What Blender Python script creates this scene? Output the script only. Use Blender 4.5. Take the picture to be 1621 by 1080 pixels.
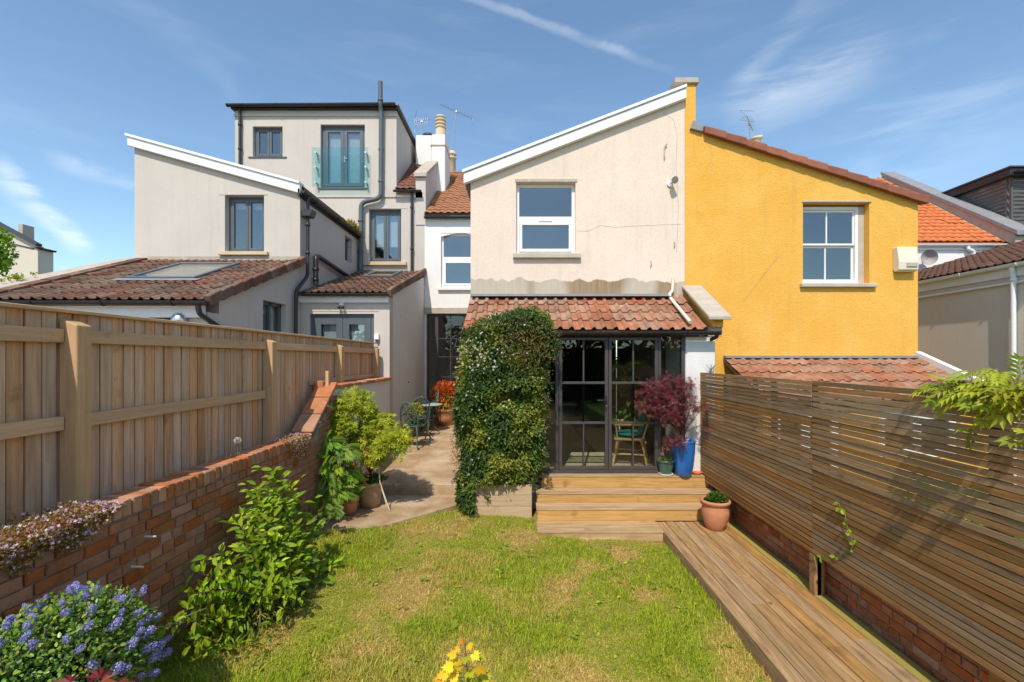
import bpy, bmesh, math, random
import numpy as np
from mathutils import Vector, Matrix
random.seed(7)
rng = np.random.default_rng(7)
R = math.radians
for o in list(bpy.data.objects): bpy.data.objects.remove(o)
scene = bpy.context.scene
col = scene.collection

# ---------------------------------------------------------------- camera
F, CX, CY, EZ = 720.0, 822.0, 567.0, 2.38      # lens in photo pixels, vanishing point, eye height in metres
cam = bpy.data.cameras.new('camera'); camo = bpy.data.objects.new('camera', cam); col.objects.link(camo)
camo.location = (0, 0, EZ); camo.rotation_euler = (R(90), 0, 0)
cam.sensor_width = 36; cam.lens = F / 1621 * 36
cam.shift_x = -(CX - 810.5) / 1621; cam.shift_y = (CY - 540) / 1621
cam.clip_start = 0.05; cam.clip_end = 3000
scene.camera = camo
# ---------------------------------------------------------------- light
SUN_EL, SUN_AZ = 52.0, 12.0                    # azimuth measured from behind the camera towards the left
sd = Vector((-math.sin(R(SUN_AZ)) * math.cos(R(SUN_EL)), -math.cos(R(SUN_AZ)) * math.cos(R(SUN_EL)), math.sin(R(SUN_EL))))
sun = bpy.data.lights.new('sun', 'SUN'); suno = bpy.data.objects.new('sun', sun); col.objects.link(suno)
sun.energy = 2.5; sun.angle = R(0.53); sun.color = (1.0, 0.915, 0.79)
suno.rotation_euler = sd.to_track_quat('Z', 'Y').to_euler()
suno.location = (-6, -12, 25)
scene.view_settings.view_transform = 'Standard'; scene.view_settings.look = 'None'
scene.view_settings.exposure = 0.84; scene.view_settings.gamma = 1
scene.view_settings.use_curve_mapping = False
world = bpy.data.worlds.new('World'); scene.world = world; world.use_nodes = True

def X(px, D): return (px - CX) * D / F
def Z(py, D): return EZ + (CY - py) * D / F

def make_sky():
    nt = world.node_tree; N = nt.nodes; L = nt.links; N.clear()
    out = N.new('ShaderNodeOutputWorld'); bg = N.new('ShaderNodeBackground'); bg.inputs[1].default_value = 0.15
    sky = N.new('ShaderNodeTexSky'); sky.sky_type = 'NISHITA'; sky.sun_disc = False
    sky.sun_elevation = R(SUN_EL); sky.sun_rotation = math.atan2(sd.x, sd.y)
    sky.air_density = 1.0; sky.dust_density = 0.4; sky.ozone_density = 5.0; sky.altitude = 60
    tc = N.new('ShaderNodeTexCoord')
    def m(op, a, b=None, c=None):
        n = N.new('ShaderNodeMath'); n.operation = op; n.use_clamp = False
        for i, v in enumerate((a, b, c)):
            if v is None: continue
            if isinstance(v, (int, float)): n.inputs[i].default_value = v
            else: L.new(v, n.inputs[i])
        return n.outputs[0]
    def dot(v):
        n = N.new('ShaderNodeVectorMath'); n.operation = 'DOT_PRODUCT'
        L.new(tc.outputs['Generated'], n.inputs[0]); n.inputs[1].default_value = v
        return n.outputs['Value']
    def ss(x, a, b):
        n = N.new('ShaderNodeMapRange'); n.interpolation_type = 'SMOOTHSTEP'
        L.new(x, n.inputs[0]); n.inputs[1].default_value = a; n.inputs[2].default_value = b
        return n.outputs[0]
    def noise(scale, detail, rot=(0, 0, 0), sc=(1, 1, 1), rough=.55, dist=0.):
        mp = N.new('ShaderNodeMapping'); mp.inputs['Rotation'].default_value = rot; mp.inputs['Scale'].default_value = sc
        L.new(tc.outputs['Generated'], mp.inputs['Vector'])
        t = N.new('ShaderNodeTexNoise'); t.inputs['Scale'].default_value = scale; t.inputs['Detail'].default_value = detail
        t.inputs['Roughness'].default_value = rough; t.inputs['Distortion'].default_value = dist
        L.new(mp.outputs[0], t.inputs['Vector']); return t.outputs['Fac']
    def d(px, py): return Vector(((px - CX) / F, 1, (CY - py) / F)).normalized()
    fine = noise(7, 8, (0.2, 0.5, 0.3), (1, 1, 2.2), .62, .8)
    streak = noise(4.5, 9, (0.3, -0.62, 0.2), (.7, 1, 5.0), .6, .5)
    total = None
    def trail(p, q, width, amount, soft=.25, tex=fine):
        nonlocal total
        a, b = d(*p), d(*q); n = a.cross(b).normalized(); mid = (a + b).normalized(); t = n.cross(mid).normalized()
        half = a.angle(b) / 2
        wob = m('MULTIPLY', m('SUBTRACT', tex, .5), width * 2.2)
        off = m('ABSOLUTE', m('ADD', dot(n), wob))
        band = ss(off, width, width * .1)
        along = ss(m('ABSOLUTE', dot(t)), math.sin(half) * 1.05, math.sin(half) * (1 - soft))
        front = ss(dot(mid), 0.0, 0.2)
        v = m('MULTIPLY', m('MULTIPLY', m('MULTIPLY', band, along), front), m('MULTIPLY', ss(tex, .25, .68), amount))
        total = v if total is None else m('ADD', total, v)
    trail((640, -40), (1090, 122), .011, .17, .55)
    trail((150, -60), (420, 200), .03, .04, .5)
    trail((1150, 155), (1330, -40), .03, .16, .5)
    trail((1130, 200), (1430, 70), .075, .30, .75, streak)
    trail((-30, 245), (150, 410), .024, .5, .45)
    trail((60, 250), (250, 300), .02, .22, .6)
    trail((1300, 330), (1700, 140), .10, .10, .6, streak)
    haze = m('MULTIPLY', ss(streak, .46, .85), .07)
    total = m('ADD', total, haze)
    cl = N.new('ShaderNodeMath'); cl.operation = 'MINIMUM'; L.new(total, cl.inputs[0]); cl.inputs[1].default_value = .85
    mix = N.new('ShaderNodeMix'); mix.data_type = 'RGBA'
    L.new(cl.outputs[0], mix.inputs[0]); tn = N.new('ShaderNodeMix'); tn.data_type = 'RGBA'; tn.blend_type = 'MULTIPLY'; tn.inputs[0].default_value = 1; tn.inputs[7].default_value = (.87, .86, .76, 1)
    L.new(sky.outputs[0], tn.inputs[6]); L.new(tn.outputs[2], mix.inputs[6]); mix.inputs[7].default_value = (4.8, 5.0, 5.1, 1)
    L.new(mix.outputs[2], bg.inputs[0]); L.new(bg.outputs[0], out.inputs[0])
make_sky()

# ---------------------------------------------------------------- helpers
WL = {}                                        # world location of every object built so far
def put(o, parent=None, loc=(0, 0, 0)):
    col.objects.link(o); WL[o.name] = Vector(loc)
    if parent is not None:
        o.parent = parent; o.location = Vector(loc) - WL[parent.name]
    else: o.location = loc
    return o
def tag(o, label=None, cat=None, group=None, kind=None):
    if label: o['label'] = label
    if cat: o['category'] = cat
    if group: o['group'] = group
    if kind: o['kind'] = kind
    return o
def thing(name, label, cat, loc=(0, 0, 0), group=None):
    return tag(put(bpy.data.objects.new(name, None), None, loc), label, cat, group)

class MB:
    """collects shapes in world metres; build() links them as one mesh object"""
    def __init__(s): s.v = []; s.f = []; s.smooth = set()
    def add(s, vs, fs, smooth=False):
        n = len(s.v); s.v += [tuple(v) for v in vs]
        for f in fs:
            if smooth: s.smooth.add(len(s.f))
            s.f.append(tuple(i + n for i in f))
        return s
    def box(s, x0, x1, y0, y1, z0, z1):
        return s.add([(x0,y0,z0),(x1,y0,z0),(x1,y1,z0),(x0,y1,z0),(x0,y0,z1),(x1,y0,z1),(x1,y1,z1),(x0,y1,z1)],
                     [(0,3,2,1),(4,5,6,7),(0,1,5,4),(1,2,6,5),(2,3,7,6),(3,0,4,7)])
    def prism(s, poly, axis, a, b):
        """poly: 2d outline, counter-clockwise; axis x/y/z is the extrusion direction from a to b"""
        def P(p, t): return {'x': (t, p[0], p[1]), 'y': (p[0], t, p[1]), 'z': (p[0], p[1], t)}[axis]
        n = len(poly); vs = [P(p, a) for p in poly] + [P(p, b) for p in poly]
        fs = [tuple(range(n)), tuple(range(2*n-1, n-1, -1))] + [(i, i+n, (i+1) % n + n, (i+1) % n) for i in range(n)]
        return s.add(vs, fs)
    def beam(s, p, q, w, h, up=(0, 0, 1)):
        p, q = Vector(p), Vector(q); d = (q - p).normalized(); r = d.cross(Vector(up))
        if r.length < 1e-4: r = d.cross(Vector((0, 1, 0)))
        r.normalize(); u = r.cross(d); vs = []
        for c in (p, q):
            for a, b in ((-1,-1),(1,-1),(1,1),(-1,1)): vs.append(c + r * a * w / 2 + u * b * h / 2)
        return s.add(vs, [(0,1,2,3),(7,6,5,4),(0,4,5,1),(1,5,6,2),(2,6,7,3),(3,7,4,0)])
    def tube(s, pts, r, n=8, caps=True, smooth=True):
        pts = [Vector(p) for p in pts]; rs = r if isinstance(r, (list, tuple)) else [r] * len(pts)
        vs, fs = [], []; prev = None
        for i, p in enumerate(pts):
            d = (pts[min(i+1, len(pts)-1)] - pts[max(i-1, 0)]).normalized()
            if prev is None:
                a = d.cross(Vector((0, 0, 1)))
                if a.length < .05: a = d.cross(Vector((0, 1, 0)))
            else: a = prev - d * prev.dot(d)
            a.normalize(); prev = a; b = d.cross(a)
            for k in range(n):
                t = 2 * math.pi * k / n; vs.append(p + (a * math.cos(t) + b * math.sin(t)) * rs[i])
        for i in range(len(pts) - 1):
            for k in range(n): fs.append((i*n+k, i*n+(k+1) % n, (i+1)*n+(k+1) % n, (i+1)*n+k))
        s.add(vs, fs, smooth)
        if caps and n > 2:
            s.add([vs[k] for k in range(n)], [tuple(range(n-1, -1, -1))]); s.add(vs[-n:], [tuple(range(n))])
        return s
    def lathe(s, prof, c, n=20, smooth=True):
        vs, fs = [], []
        for r, z in prof:
            for k in range(n):
                t = 2 * math.pi * k / n; vs.append((c[0] + r*math.cos(t), c[1] + r*math.sin(t), c[2] + z))
        for i in range(len(prof) - 1):
            for k in range(n): fs.append((i*n+k, i*n+(k+1) % n, (i+1)*n+(k+1) % n, (i+1)*n+k))
        return s.add(vs, fs, smooth)
    def ball(s, c, rx, ry=None, rz=None, n=10):
        ry = ry or rx; rz = rz or rx; vs, fs = [], []
        for i in range(n + 1):
            ph = math.pi * i / n
            for k in range(n):
                t = 2 * math.pi * k / n
                vs.append((c[0] + rx*math.sin(ph)*math.cos(t), c[1] + ry*math.sin(ph)*math.sin(t), c[2] - rz*math.cos(ph)))
        for i in range(n):
            for k in range(n): fs.append((i*n+k, i*n+(k+1) % n, (i+1)*n+(k+1) % n, (i+1)*n+k))
        return s.add(vs, fs, True)
    def build(s, name, mat, parent=None, bevel=0, label=None, kind=None, seg=1, base=False):
        V = np.array(s.v, float); lo, hi = V.min(0), V.max(0); c = (lo + hi) / 2
        if base or parent is None: c[2] = lo[2]
        me = bpy.data.meshes.new(name); me.from_pydata((V - c).tolist(), [], s.f)
        bm = bmesh.new(); bm.from_mesh(me); bmesh.ops.recalc_face_normals(bm, faces=bm.faces[:]); bm.to_mesh(me); bm.free()
        for i in s.smooth: me.polygons[i].use_smooth = True
        me.materials.append(mat); o = bpy.data.objects.new(name, me)
        put(o, parent, c)
        if bevel:
            b = o.modifiers.new('bevel', 'BEVEL'); b.width = bevel; b.segments = seg; b.limit_method = 'ANGLE'; b.angle_limit = R(40)
        return tag(o, label, None, None, kind)

def np_mesh(name, V, faces, mat, parent=None, cols=None, kind=None, smooth=False, loc=None):
    V = np.asarray(V, np.float32); lo, hi = V.min(0), V.max(0); c = (lo + hi) / 2
    if parent is None: c[2] = lo[2]
    if loc is not None: c = np.array(loc, np.float32)
    me = bpy.data.meshes.new(name); k = faces.shape[1]; nf = len(faces)
    me.vertices.add(len(V)); me.vertices.foreach_set('co', (V - c).ravel())
    me.loops.add(nf * k); me.loops.foreach_set('vertex_index', faces.astype(np.int32).ravel())
    me.polygons.add(nf); me.polygons.foreach_set('loop_start', np.arange(0, nf * k, k, dtype=np.int32))
    me.update(calc_edges=True)
    if smooth: me.polygons.foreach_set('use_smooth', np.ones(nf, bool))
    if cols is not None:
        a = me.color_attributes.new('Col', 'FLOAT_COLOR', 'POINT')
        C = np.ones((len(V), 4), np.float32); C[:, :3] = cols; a.data.foreach_set('color', C.ravel())
    me.materials.append(mat); o = bpy.data.objects.new(name, me); put(o, parent, c.tolist())
    return tag(o, None, None, None, kind)

# ---------------------------------------------------------------- materials
def nodes(name):
    m = bpy.data.materials.new(name); m.use_nodes = True; nt = m.node_tree
    return m, nt.nodes, nt.links, nt.nodes['Principled BSDF']
def M(name, c1, c2=None, scale=4, detail=6, rough=.8, bump=.15, bscale=60, rnd=0, hue=0, stretch=(1, 1, 1), spec=.3, metal=0,
      spots=None, spot_scale=6, spot_amt=.5, coat=0, contrast=.25, dist=0., bdist=.01, streak=None, moss=None):
    m, N, L, p = nodes(name); c2 = c2 or c1
    tc = N.new('ShaderNodeTexCoord'); oi = N.new('ShaderNodeObjectInfo')
    off = N.new('ShaderNodeVectorMath'); off.operation = 'MULTIPLY_ADD'
    cmb = N.new('ShaderNodeCombineXYZ')
    for i in range(3): L.new(oi.outputs['Random'], cmb.inputs[i])
    L.new(cmb.outputs[0], off.inputs[0]); off.inputs[1].default_value = (17.3, 31.7, 23.9) if rnd else (0, 0, 0)
    L.new(tc.outputs['Object'], off.inputs[2])
    mp = N.new('ShaderNodeMapping'); mp.inputs['Scale'].default_value = stretch; L.new(off.outputs[0], mp.inputs['Vector'])
    def tex(sc, det, vec=mp.outputs[0], d=0.):
        t = N.new('ShaderNodeTexNoise'); t.inputs['Scale'].default_value = sc; t.inputs['Detail'].default_value = det
        t.inputs['Roughness'].default_value = .6; t.inputs['Distortion'].default_value = d; L.new(vec, t.inputs['Vector']); return t.outputs['Fac']
    def rmp(x, a, b, lo=0, hi=1):
        n = N.new('ShaderNodeMapRange'); L.new(x, n.inputs[0]); n.inputs[1].default_value = a; n.inputs[2].default_value = b
        n.inputs[3].default_value = lo; n.inputs[4].default_value = hi; return n.outputs[0]
    def mixc(f, a, b, blend='MIX'):
        n = N.new('ShaderNodeMix'); n.data_type = 'RGBA'; n.blend_type = blend
        if isinstance(f, float): n.inputs[0].default_value = f
        else: L.new(f, n.inputs[0])
        for i, v in ((6, a), (7, b)):
            if isinstance(v, tuple): n.inputs[i].default_value = v + (1,)
            else: L.new(v, n.inputs[i])
        return n.outputs[2]
    n1 = tex(scale, detail, d=dist)
    c = mixc(rmp(n1, .5 - contrast, .5 + contrast), tuple(c1), tuple(c2))
    fine = tex(bscale, 5)
    if spots:
        c = mixc(rmp(tex(spot_scale, 5, off.outputs[0]), .62, .72, 0, spot_amt), c, tuple(spots))
    if streak:                                  # weather stains running down
        mv = N.new('ShaderNodeMapping'); mv.inputs['Scale'].default_value = (5, 5, .35); L.new(off.outputs[0], mv.inputs['Vector'])
        c = mixc(rmp(tex(2.2, 6, mv.outputs[0]), .52, .8, 0, streak[1]), c, tuple(streak[0]))
    if moss:
        c = mixc(rmp(tex(moss[2], 4, off.outputs[0]), .5, .68, 0, moss[1]), c, tuple(moss[0]))
    if rnd or hue:
        hs = N.new('ShaderNodeHueSaturation'); L.new(c, hs.inputs['Color'])
        L.new(rmp(oi.outputs['Random'], 0, 1, 1 - rnd, 1 + rnd), hs.inputs['Value'])
        if hue:
            mu = N.new('ShaderNodeMath'); mu.operation = 'FRACT'; m7 = N.new('ShaderNodeMath'); m7.operation = 'MULTIPLY'
            L.new(oi.outputs['Random'], m7.inputs[0]); m7.inputs[1].default_value = 37.7; L.new(m7.outputs[0], mu.inputs[0])
            L.new(rmp(mu.outputs[0], 0, 1, .5 - hue, .5 + hue), hs.inputs['Hue'])
            L.new(rmp(mu.outputs[0], 0, 1, 1.15, .8), hs.inputs['Saturation'])
        c = hs.outputs[0]
    g = N.new('ShaderNodeMix'); g.data_type = 'RGBA'; g.blend_type = 'MULTIPLY'; g.inputs[0].default_value = .35
    L.new(c, g.inputs[6])
    gr = N.new('ShaderNodeCombineColor')
    gv = rmp(fine, .25, .75, .72, 1.2)
    for i in range(3): L.new(gv, gr.inputs[i])
    L.new(gr.outputs[0], g.inputs[7]); L.new(g.outputs[2], p.inputs['Base Color'])
    p.inputs['Roughness'].default_value = rough; p.inputs['Specular IOR Level'].default_value = spec; p.inputs['Metallic'].default_value = metal
    if coat: p.inputs['Coat Weight'].default_value = coat; p.inputs['Coat Roughness'].default_value = .08
    if bump:
        b = N.new('ShaderNodeBump'); b.inputs['Strength'].default_value = bump; b.inputs['Distance'].default_value = bdist
        ad = N.new('ShaderNodeMath'); ad.operation = 'ADD'; L.new(fine, ad.inputs[0])
        sc2 = N.new('ShaderNodeMath'); sc2.operation = 'MULTIPLY'; L.new(n1, sc2.inputs[0]); sc2.inputs[1].default_value = .8
        L.new(sc2.outputs[0], ad.inputs[1]); L.new(ad.outputs[0], b.inputs['Height']); L.new(b.outputs[0], p.inputs['Normal'])
    return m
def glass(name, f0=.08, tint=(.80, .86, .86), rough=0.0):
    m, N, L, p = nodes(name); N.remove(p); out = N['Material Output']
    t = N.new('ShaderNodeBsdfTransparent'); t.inputs[0].default_value = tint + (1,)
    g = N.new('ShaderNodeBsdfGlossy'); g.inputs['Roughness'].default_value = rough
    # old panes are never quite flat
    tc = N.new('ShaderNodeTexCoord'); nz = N.new('ShaderNodeTexNoise'); nz.inputs['Scale'].default_value = 2.2; nz.inputs['Detail'].default_value = 1
    L.new(tc.outputs['Object'], nz.inputs['Vector']); b = N.new('ShaderNodeBump'); b.inputs['Strength'].default_value = .05; b.inputs['Distance'].default_value = .05
    L.new(nz.outputs['Fac'], b.inputs['Height']); L.new(b.outputs[0], g.inputs['Normal'])
    lw = N.new('ShaderNodeLayerWeight'); lw.inputs['Blend'].default_value = .5          # Schlick reflectance, the same from both sides of the pane
    pw = N.new('ShaderNodeMath'); pw.operation = 'POWER'; L.new(lw.outputs['Facing'], pw.inputs[0]); pw.inputs[1].default_value = 5
    fr = N.new('ShaderNodeMath'); fr.operation = 'MULTIPLY_ADD'; L.new(pw.outputs[0], fr.inputs[0]); fr.inputs[1].default_value = 1-f0; fr.inputs[2].default_value = f0
    mx = N.new('ShaderNodeMixShader'); L.new(fr.outputs[0], mx.inputs[0]); L.new(t.outputs[0], mx.inputs[1]); L.new(g.outputs[0], mx.inputs[2])
    L.new(mx.outputs[0], out.inputs[0]); return m
def leafmat(name, trans=.35, rough=.5, use_col=True, colr=(.06, .12, .02), rnd=.25, spec=.35):
    m, N, L, p = nodes(name); out = N['Material Output']
    if use_col:
        a = N.new('ShaderNodeVertexColor'); a.layer_name = 'Col'; c = a.outputs[0]
    else:
        oi = N.new('ShaderNodeObjectInfo'); hs = N.new('ShaderNodeHueSaturation'); hs.inputs['Color'].default_value = colr + (1,)
        mr = N.new('ShaderNodeMapRange'); L.new(oi.outputs['Random'], mr.inputs[0]); mr.inputs[3].default_value = 1 - rnd; mr.inputs[4].default_value = 1 + rnd
        L.new(mr.outputs[0], hs.inputs['Value'])
        mh = N.new('ShaderNodeMapRange'); L.new(oi.outputs['Random'], mh.inputs[0]); mh.inputs[3].default_value = .48; mh.inputs[4].default_value = .52
        L.new(mh.outputs[0], hs.inputs['Hue']); c = hs.outputs[0]
    L.new(c, p.inputs['Base Color']); p.inputs['Roughness'].default_value = rough; p.inputs['Specular IOR Level'].default_value = spec
    t = N.new('ShaderNodeBsdfTranslucent'); L.new(c, t.inputs[0])
    mx = N.new('ShaderNodeMixShader'); mx.inputs[0].default_value = trans
    L.new(p.outputs[0], mx.inputs[1]); L.new(t.outputs[0], mx.inputs[2]); L.new(mx.outputs[0], out.inputs[0]); return m

cream_render = M('cream_render', (.72, .59, .48), (.79, .665, .555), 1.1, 7, .92, .3, 45, spots=(.60, .49, .38), spot_scale=1.4, spot_amt=.4, streak=((.58, .48, .38), .38), bdist=.006)
grey_render = M('grey_render', (.535, .48, .425), (.60, .545, .485), .9, 5, .92, .12, 70, spots=(.53, .48, .43), spot_scale=2.2, spot_amt=.35, streak=((.46, .41, .36), .40), bdist=.004)
white_render = M('white_render', (.76, .735, .70), (.84, .82, .79), 1.2, 5, .9, .15, 60, spots=(.68, .65, .6), spot_scale=2.5, spot_amt=.4, streak=((.62, .58, .52), .25), bdist=.004)
bluewhite_render = M('garden_wall_render', (.70, .68, .65), (.78, .76, .73), 1.0, 6, .9, .15, 50, spots=(.58, .56, .52), spot_scale=1.8, spot_amt=.5, streak=((.56, .52, .47), .3), bdist=.005)
yellow_render = M('yellow_roughcast', (.78, .40, .058), (.84, .47, .10), 1.1, 7, .95, .8, 55, spots=(.66, .36, .075), spot_scale=.9, spot_amt=.5, streak=((.58, .34, .10), .45), moss=((.86, .56, .17), .35, 1.6), bdist=.016)
beige_render = M('beige_render', (.62, .545, .45), (.68, .61, .51), 1, 5, .9, .15, 60, streak=((.54, .47, .385), .4), bdist=.004)
cement = M('bare_cement', (.36, .29, .21), (.52, .46, .38), 3, 6, .95, .4, 50)
stone = M('weathered_stone', (.40, .34, .27), (.52, .46, .38), 4, 6, .92, .35, 60, spots=(.25, .23, .19), spot_scale=5, spot_amt=.5)
lead = M('lead_flashing', (.20, .205, .21), (.29, .29, .30), 5, 5, .6, .2, 30, spec=.5)
mortar = M('lime_mortar', (.27, .21, .15), (.38, .31, .23), 8, 5, .95, .5, 80)
brick_mat = M('old_red_brick', (.30, .112, .052), (.46, .19, .085), 9, 7, .92, .7, 70, rnd=.17, hue=.006, contrast=.18, spots=(.20, .10, .05), spot_scale=9, spot_amt=.5, bdist=.006, moss=((.26, .16, .08), .25, 3.5))
coping_brick = M('red_coping_brick', (.38, .145, .065), (.54, .25, .12), 9, 7, .9, .7, 70, rnd=.22, hue=.006, spots=(.48, .40, .30), spot_scale=12, spot_amt=.5, bdist=.005)
fence_wood = M('pine_fence_board', (.52, .295, .16), (.74, .475, .285), 3.5, 8, .85, .5, 40, rnd=.16, hue=.004, contrast=.17, stretch=(9, 9, .55), spots=(.26, .16, .095), spot_scale=4.5, spot_amt=.55, dist=.6, moss=((.42, .33, .15), .15, 1.4))
post_wood = M('pine_post', (.46, .275, .13), (.66, .42, .23), 3, 7, .8, .3, 40, rnd=.1, stretch=(10, 10, .5), spots=(.22, .13, .06), spot_scale=5, spot_amt=.5, dist=.8, moss=((.40, .34, .10), .35, 1.2))
rail_wood = M('pine_rail', (.52, .315, .17), (.70, .47, .28), 3, 8, .85, .3, 40, rnd=.1, stretch=(10, .5, 10), spots=(.22, .14, .08), spot_scale=4, spot_amt=.5, dist=.8)
slat_wood = M('weathered_slat', (.25, .130, .050), (.43, .245, .100), 3.5, 8, .75, .35, 50, rnd=.20, hue=.005, contrast=.18, stretch=(14, .6, 14), spots=(.08, .05, .028), spot_scale=4, spot_amt=.6, dist=.6, spec=.35, moss=((.22, .17, .06), .25, 1.3))
deck_wood = M('weathered_deck', (.25, .13, .045), (.48, .285, .115), 3, 8, .85, .5, 50, rnd=.10, hue=.004, contrast=.16, stretch=(11, .8, 6), spots=(.13, .08, .045), spot_scale=2.4, spot_amt=.65, dist=.5, moss=((.34, .25, .07), .25, .9))
deck_moss = M('mossy_deck', (.29, .23, .045), (.40, .30, .08), 3, 7, .9, .4, 50, rnd=.1, stretch=(12, .7, 6), dist=.5)
step_wood = M('treated_step_timber', (.40, .225, .065), (.60, .365, .13), 3, 8, .75, .3, 45, rnd=.12, contrast=.17, stretch=(.7, 8, 14), spots=(.24, .125, .05), spot_scale=3.2, spot_amt=.6, dist=.7)
tread_wood = M('worn_step_tread', (.33, .205, .095), (.55, .385, .215), 3, 8, .8, .4, 45, rnd=.14, contrast=.16, stretch=(.7, 12, 8), spots=(.20, .13, .07), spot_scale=4, spot_amt=.5, dist=.6)
clay_red = M('clay_roof_tile', (.26, .112, .06), (.39, .185, .105), 6, 6, .85, .3, 70, rnd=.16, hue=.008, contrast=.18, spots=(.20, .12, .08), spot_scale=9, spot_amt=.55, moss=((.42, .33, .25), .4, 4))
clay_brown = M('brown_roof_tile', (.14, .076, .05), (.225, .125, .083), 6, 6, .88, .35, 70, rnd=.28, hue=.014, spots=(.33, .24, .17), spot_scale=9, spot_amt=.5, moss=((.10, .085, .06), .5, 4))
clay_orange = M('orange_roof_tile', (.56, .145, .045), (.68, .21, .075), 6, 5, .85, .2, 70, rnd=.12)
clay_mossy = M('mossy_old_tile', (.33, .135, .065), (.46, .22, .12), 3, 6, .88, .3, 60, rnd=.2, spots=(.34, .31, .25), spot_scale=3, spot_amt=.7)
ridge_clay = M('verge_tile', (.24, .085, .05), (.33, .13, .08), 6, 5, .8, .2, 60, rnd=.18, spots=(.14, .07, .05), spot_scale=8, spot_amt=.5)
slate = M('hung_slate', (.26, .235, .225), (.38, .345, .33), 5, 5, .75, .25, 60, rnd=.22)
black_plastic = M('black_plastic', (.022, .022, .024), (.035, .035, .037), 4, 3, .42, .05, 60, spec=.5)
grey_frame = M('grey_window_frame', (.085, .105, .12), (.105, .125, .14), 4, 3, .45, .03, 60, spec=.5)
dark_frame = M('charcoal_door_frame', (.055, .047, .046), (.075, .064, .062), 4, 4, .5, .05, 60, spec=.5)
white_upvc = M('white_plastic', (.80, .80, .79), (.86, .86, .85), 3, 4, .4, .03, 60, spec=.5)
white_paint = M('white_paint', (.76, .75, .73), (.84, .83, .81), 4, 5, .6, .1, 60)
cream_plastic = M('cream_plastic', (.70, .64, .50), (.76, .70, .57), 4, 4, .5, .05, 60)
sandstone_sill = M('sandstone_sill', (.55, .42, .27), (.64, .51, .35), 5, 5, .85, .2, 60)
grey_stone_sill = M('grey_sill', (.44, .38, .30), (.55, .49, .41), 5, 5, .9, .2, 60)
pane_sky = glass('window_glass', .15, (.80, .86, .88))
pane_door = glass('door_glass', .045, (.88, .91, .89))
pane_clear = glass('balustrade_glass', .04, (.80, .93, .92))
blind_mat = M('pale_blind', (.62, .64, .62), (.70, .71, .69), 2, 3, .9, .05, 40, stretch=(.3, .3, 9))
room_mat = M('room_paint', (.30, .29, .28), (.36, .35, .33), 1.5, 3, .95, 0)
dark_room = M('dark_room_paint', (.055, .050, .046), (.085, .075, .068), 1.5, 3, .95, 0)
chrome = M('brushed_steel', (.55, .55, .55), (.66, .66, .66), 4, 3, .3, .02, 60, metal=1)
galv = M('aerial_metal', (.30, .30, .31), (.42, .42, .43), 4, 3, .45, .02, 60, metal=.7)
terracotta = M('terracotta', (.50, .20, .095), (.60, .29, .155), 5, 6, .85, .2, 70, spots=(.58, .42, .30), spot_scale=5, spot_amt=.55)
old_terracotta = M('limed_terracotta', (.40, .22, .115), (.55, .39, .25), 3, 6, .88, .25, 60, spots=(.56, .49, .37), spot_scale=4, spot_amt=.7, moss=((.22, .20, .09), .5, 4))
blue_glaze = M('blue_glaze', (.010, .115, .40), (.018, .155, .50), 4, 4, .22, .05, 30, spec=.5, coat=.6)
green_glaze = M('green_glaze', (.03, .085, .065), (.075, .15, .10), 6, 4, .3, .05, 30, spec=.5, coat=.4)
soil_mat = M('potting_soil', (.035, .024, .016), (.06, .042, .03), 20, 5, .95, .6, 60)
bark = M('bark', (.10, .07, .045), (.17, .125, .085), 8, 6, .9, .4, 60, stretch=(4, 4, 1))
bark_grey = M('pale_bark', (.22, .18, .13), (.32, .27, .2), 8, 6, .9, .4, 60, stretch=(4, 4, 1))
concrete = M('worn_concrete', (.30, .195, .105), (.50, .355, .215), 2.2, 9, .92, .8, 35, contrast=.16, spots=(.22, .17, .12), spot_scale=3.2, spot_amt=.55, dist=.4, moss=((.55, .46, .36), .4, 2.4), bdist=.012)
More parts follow.
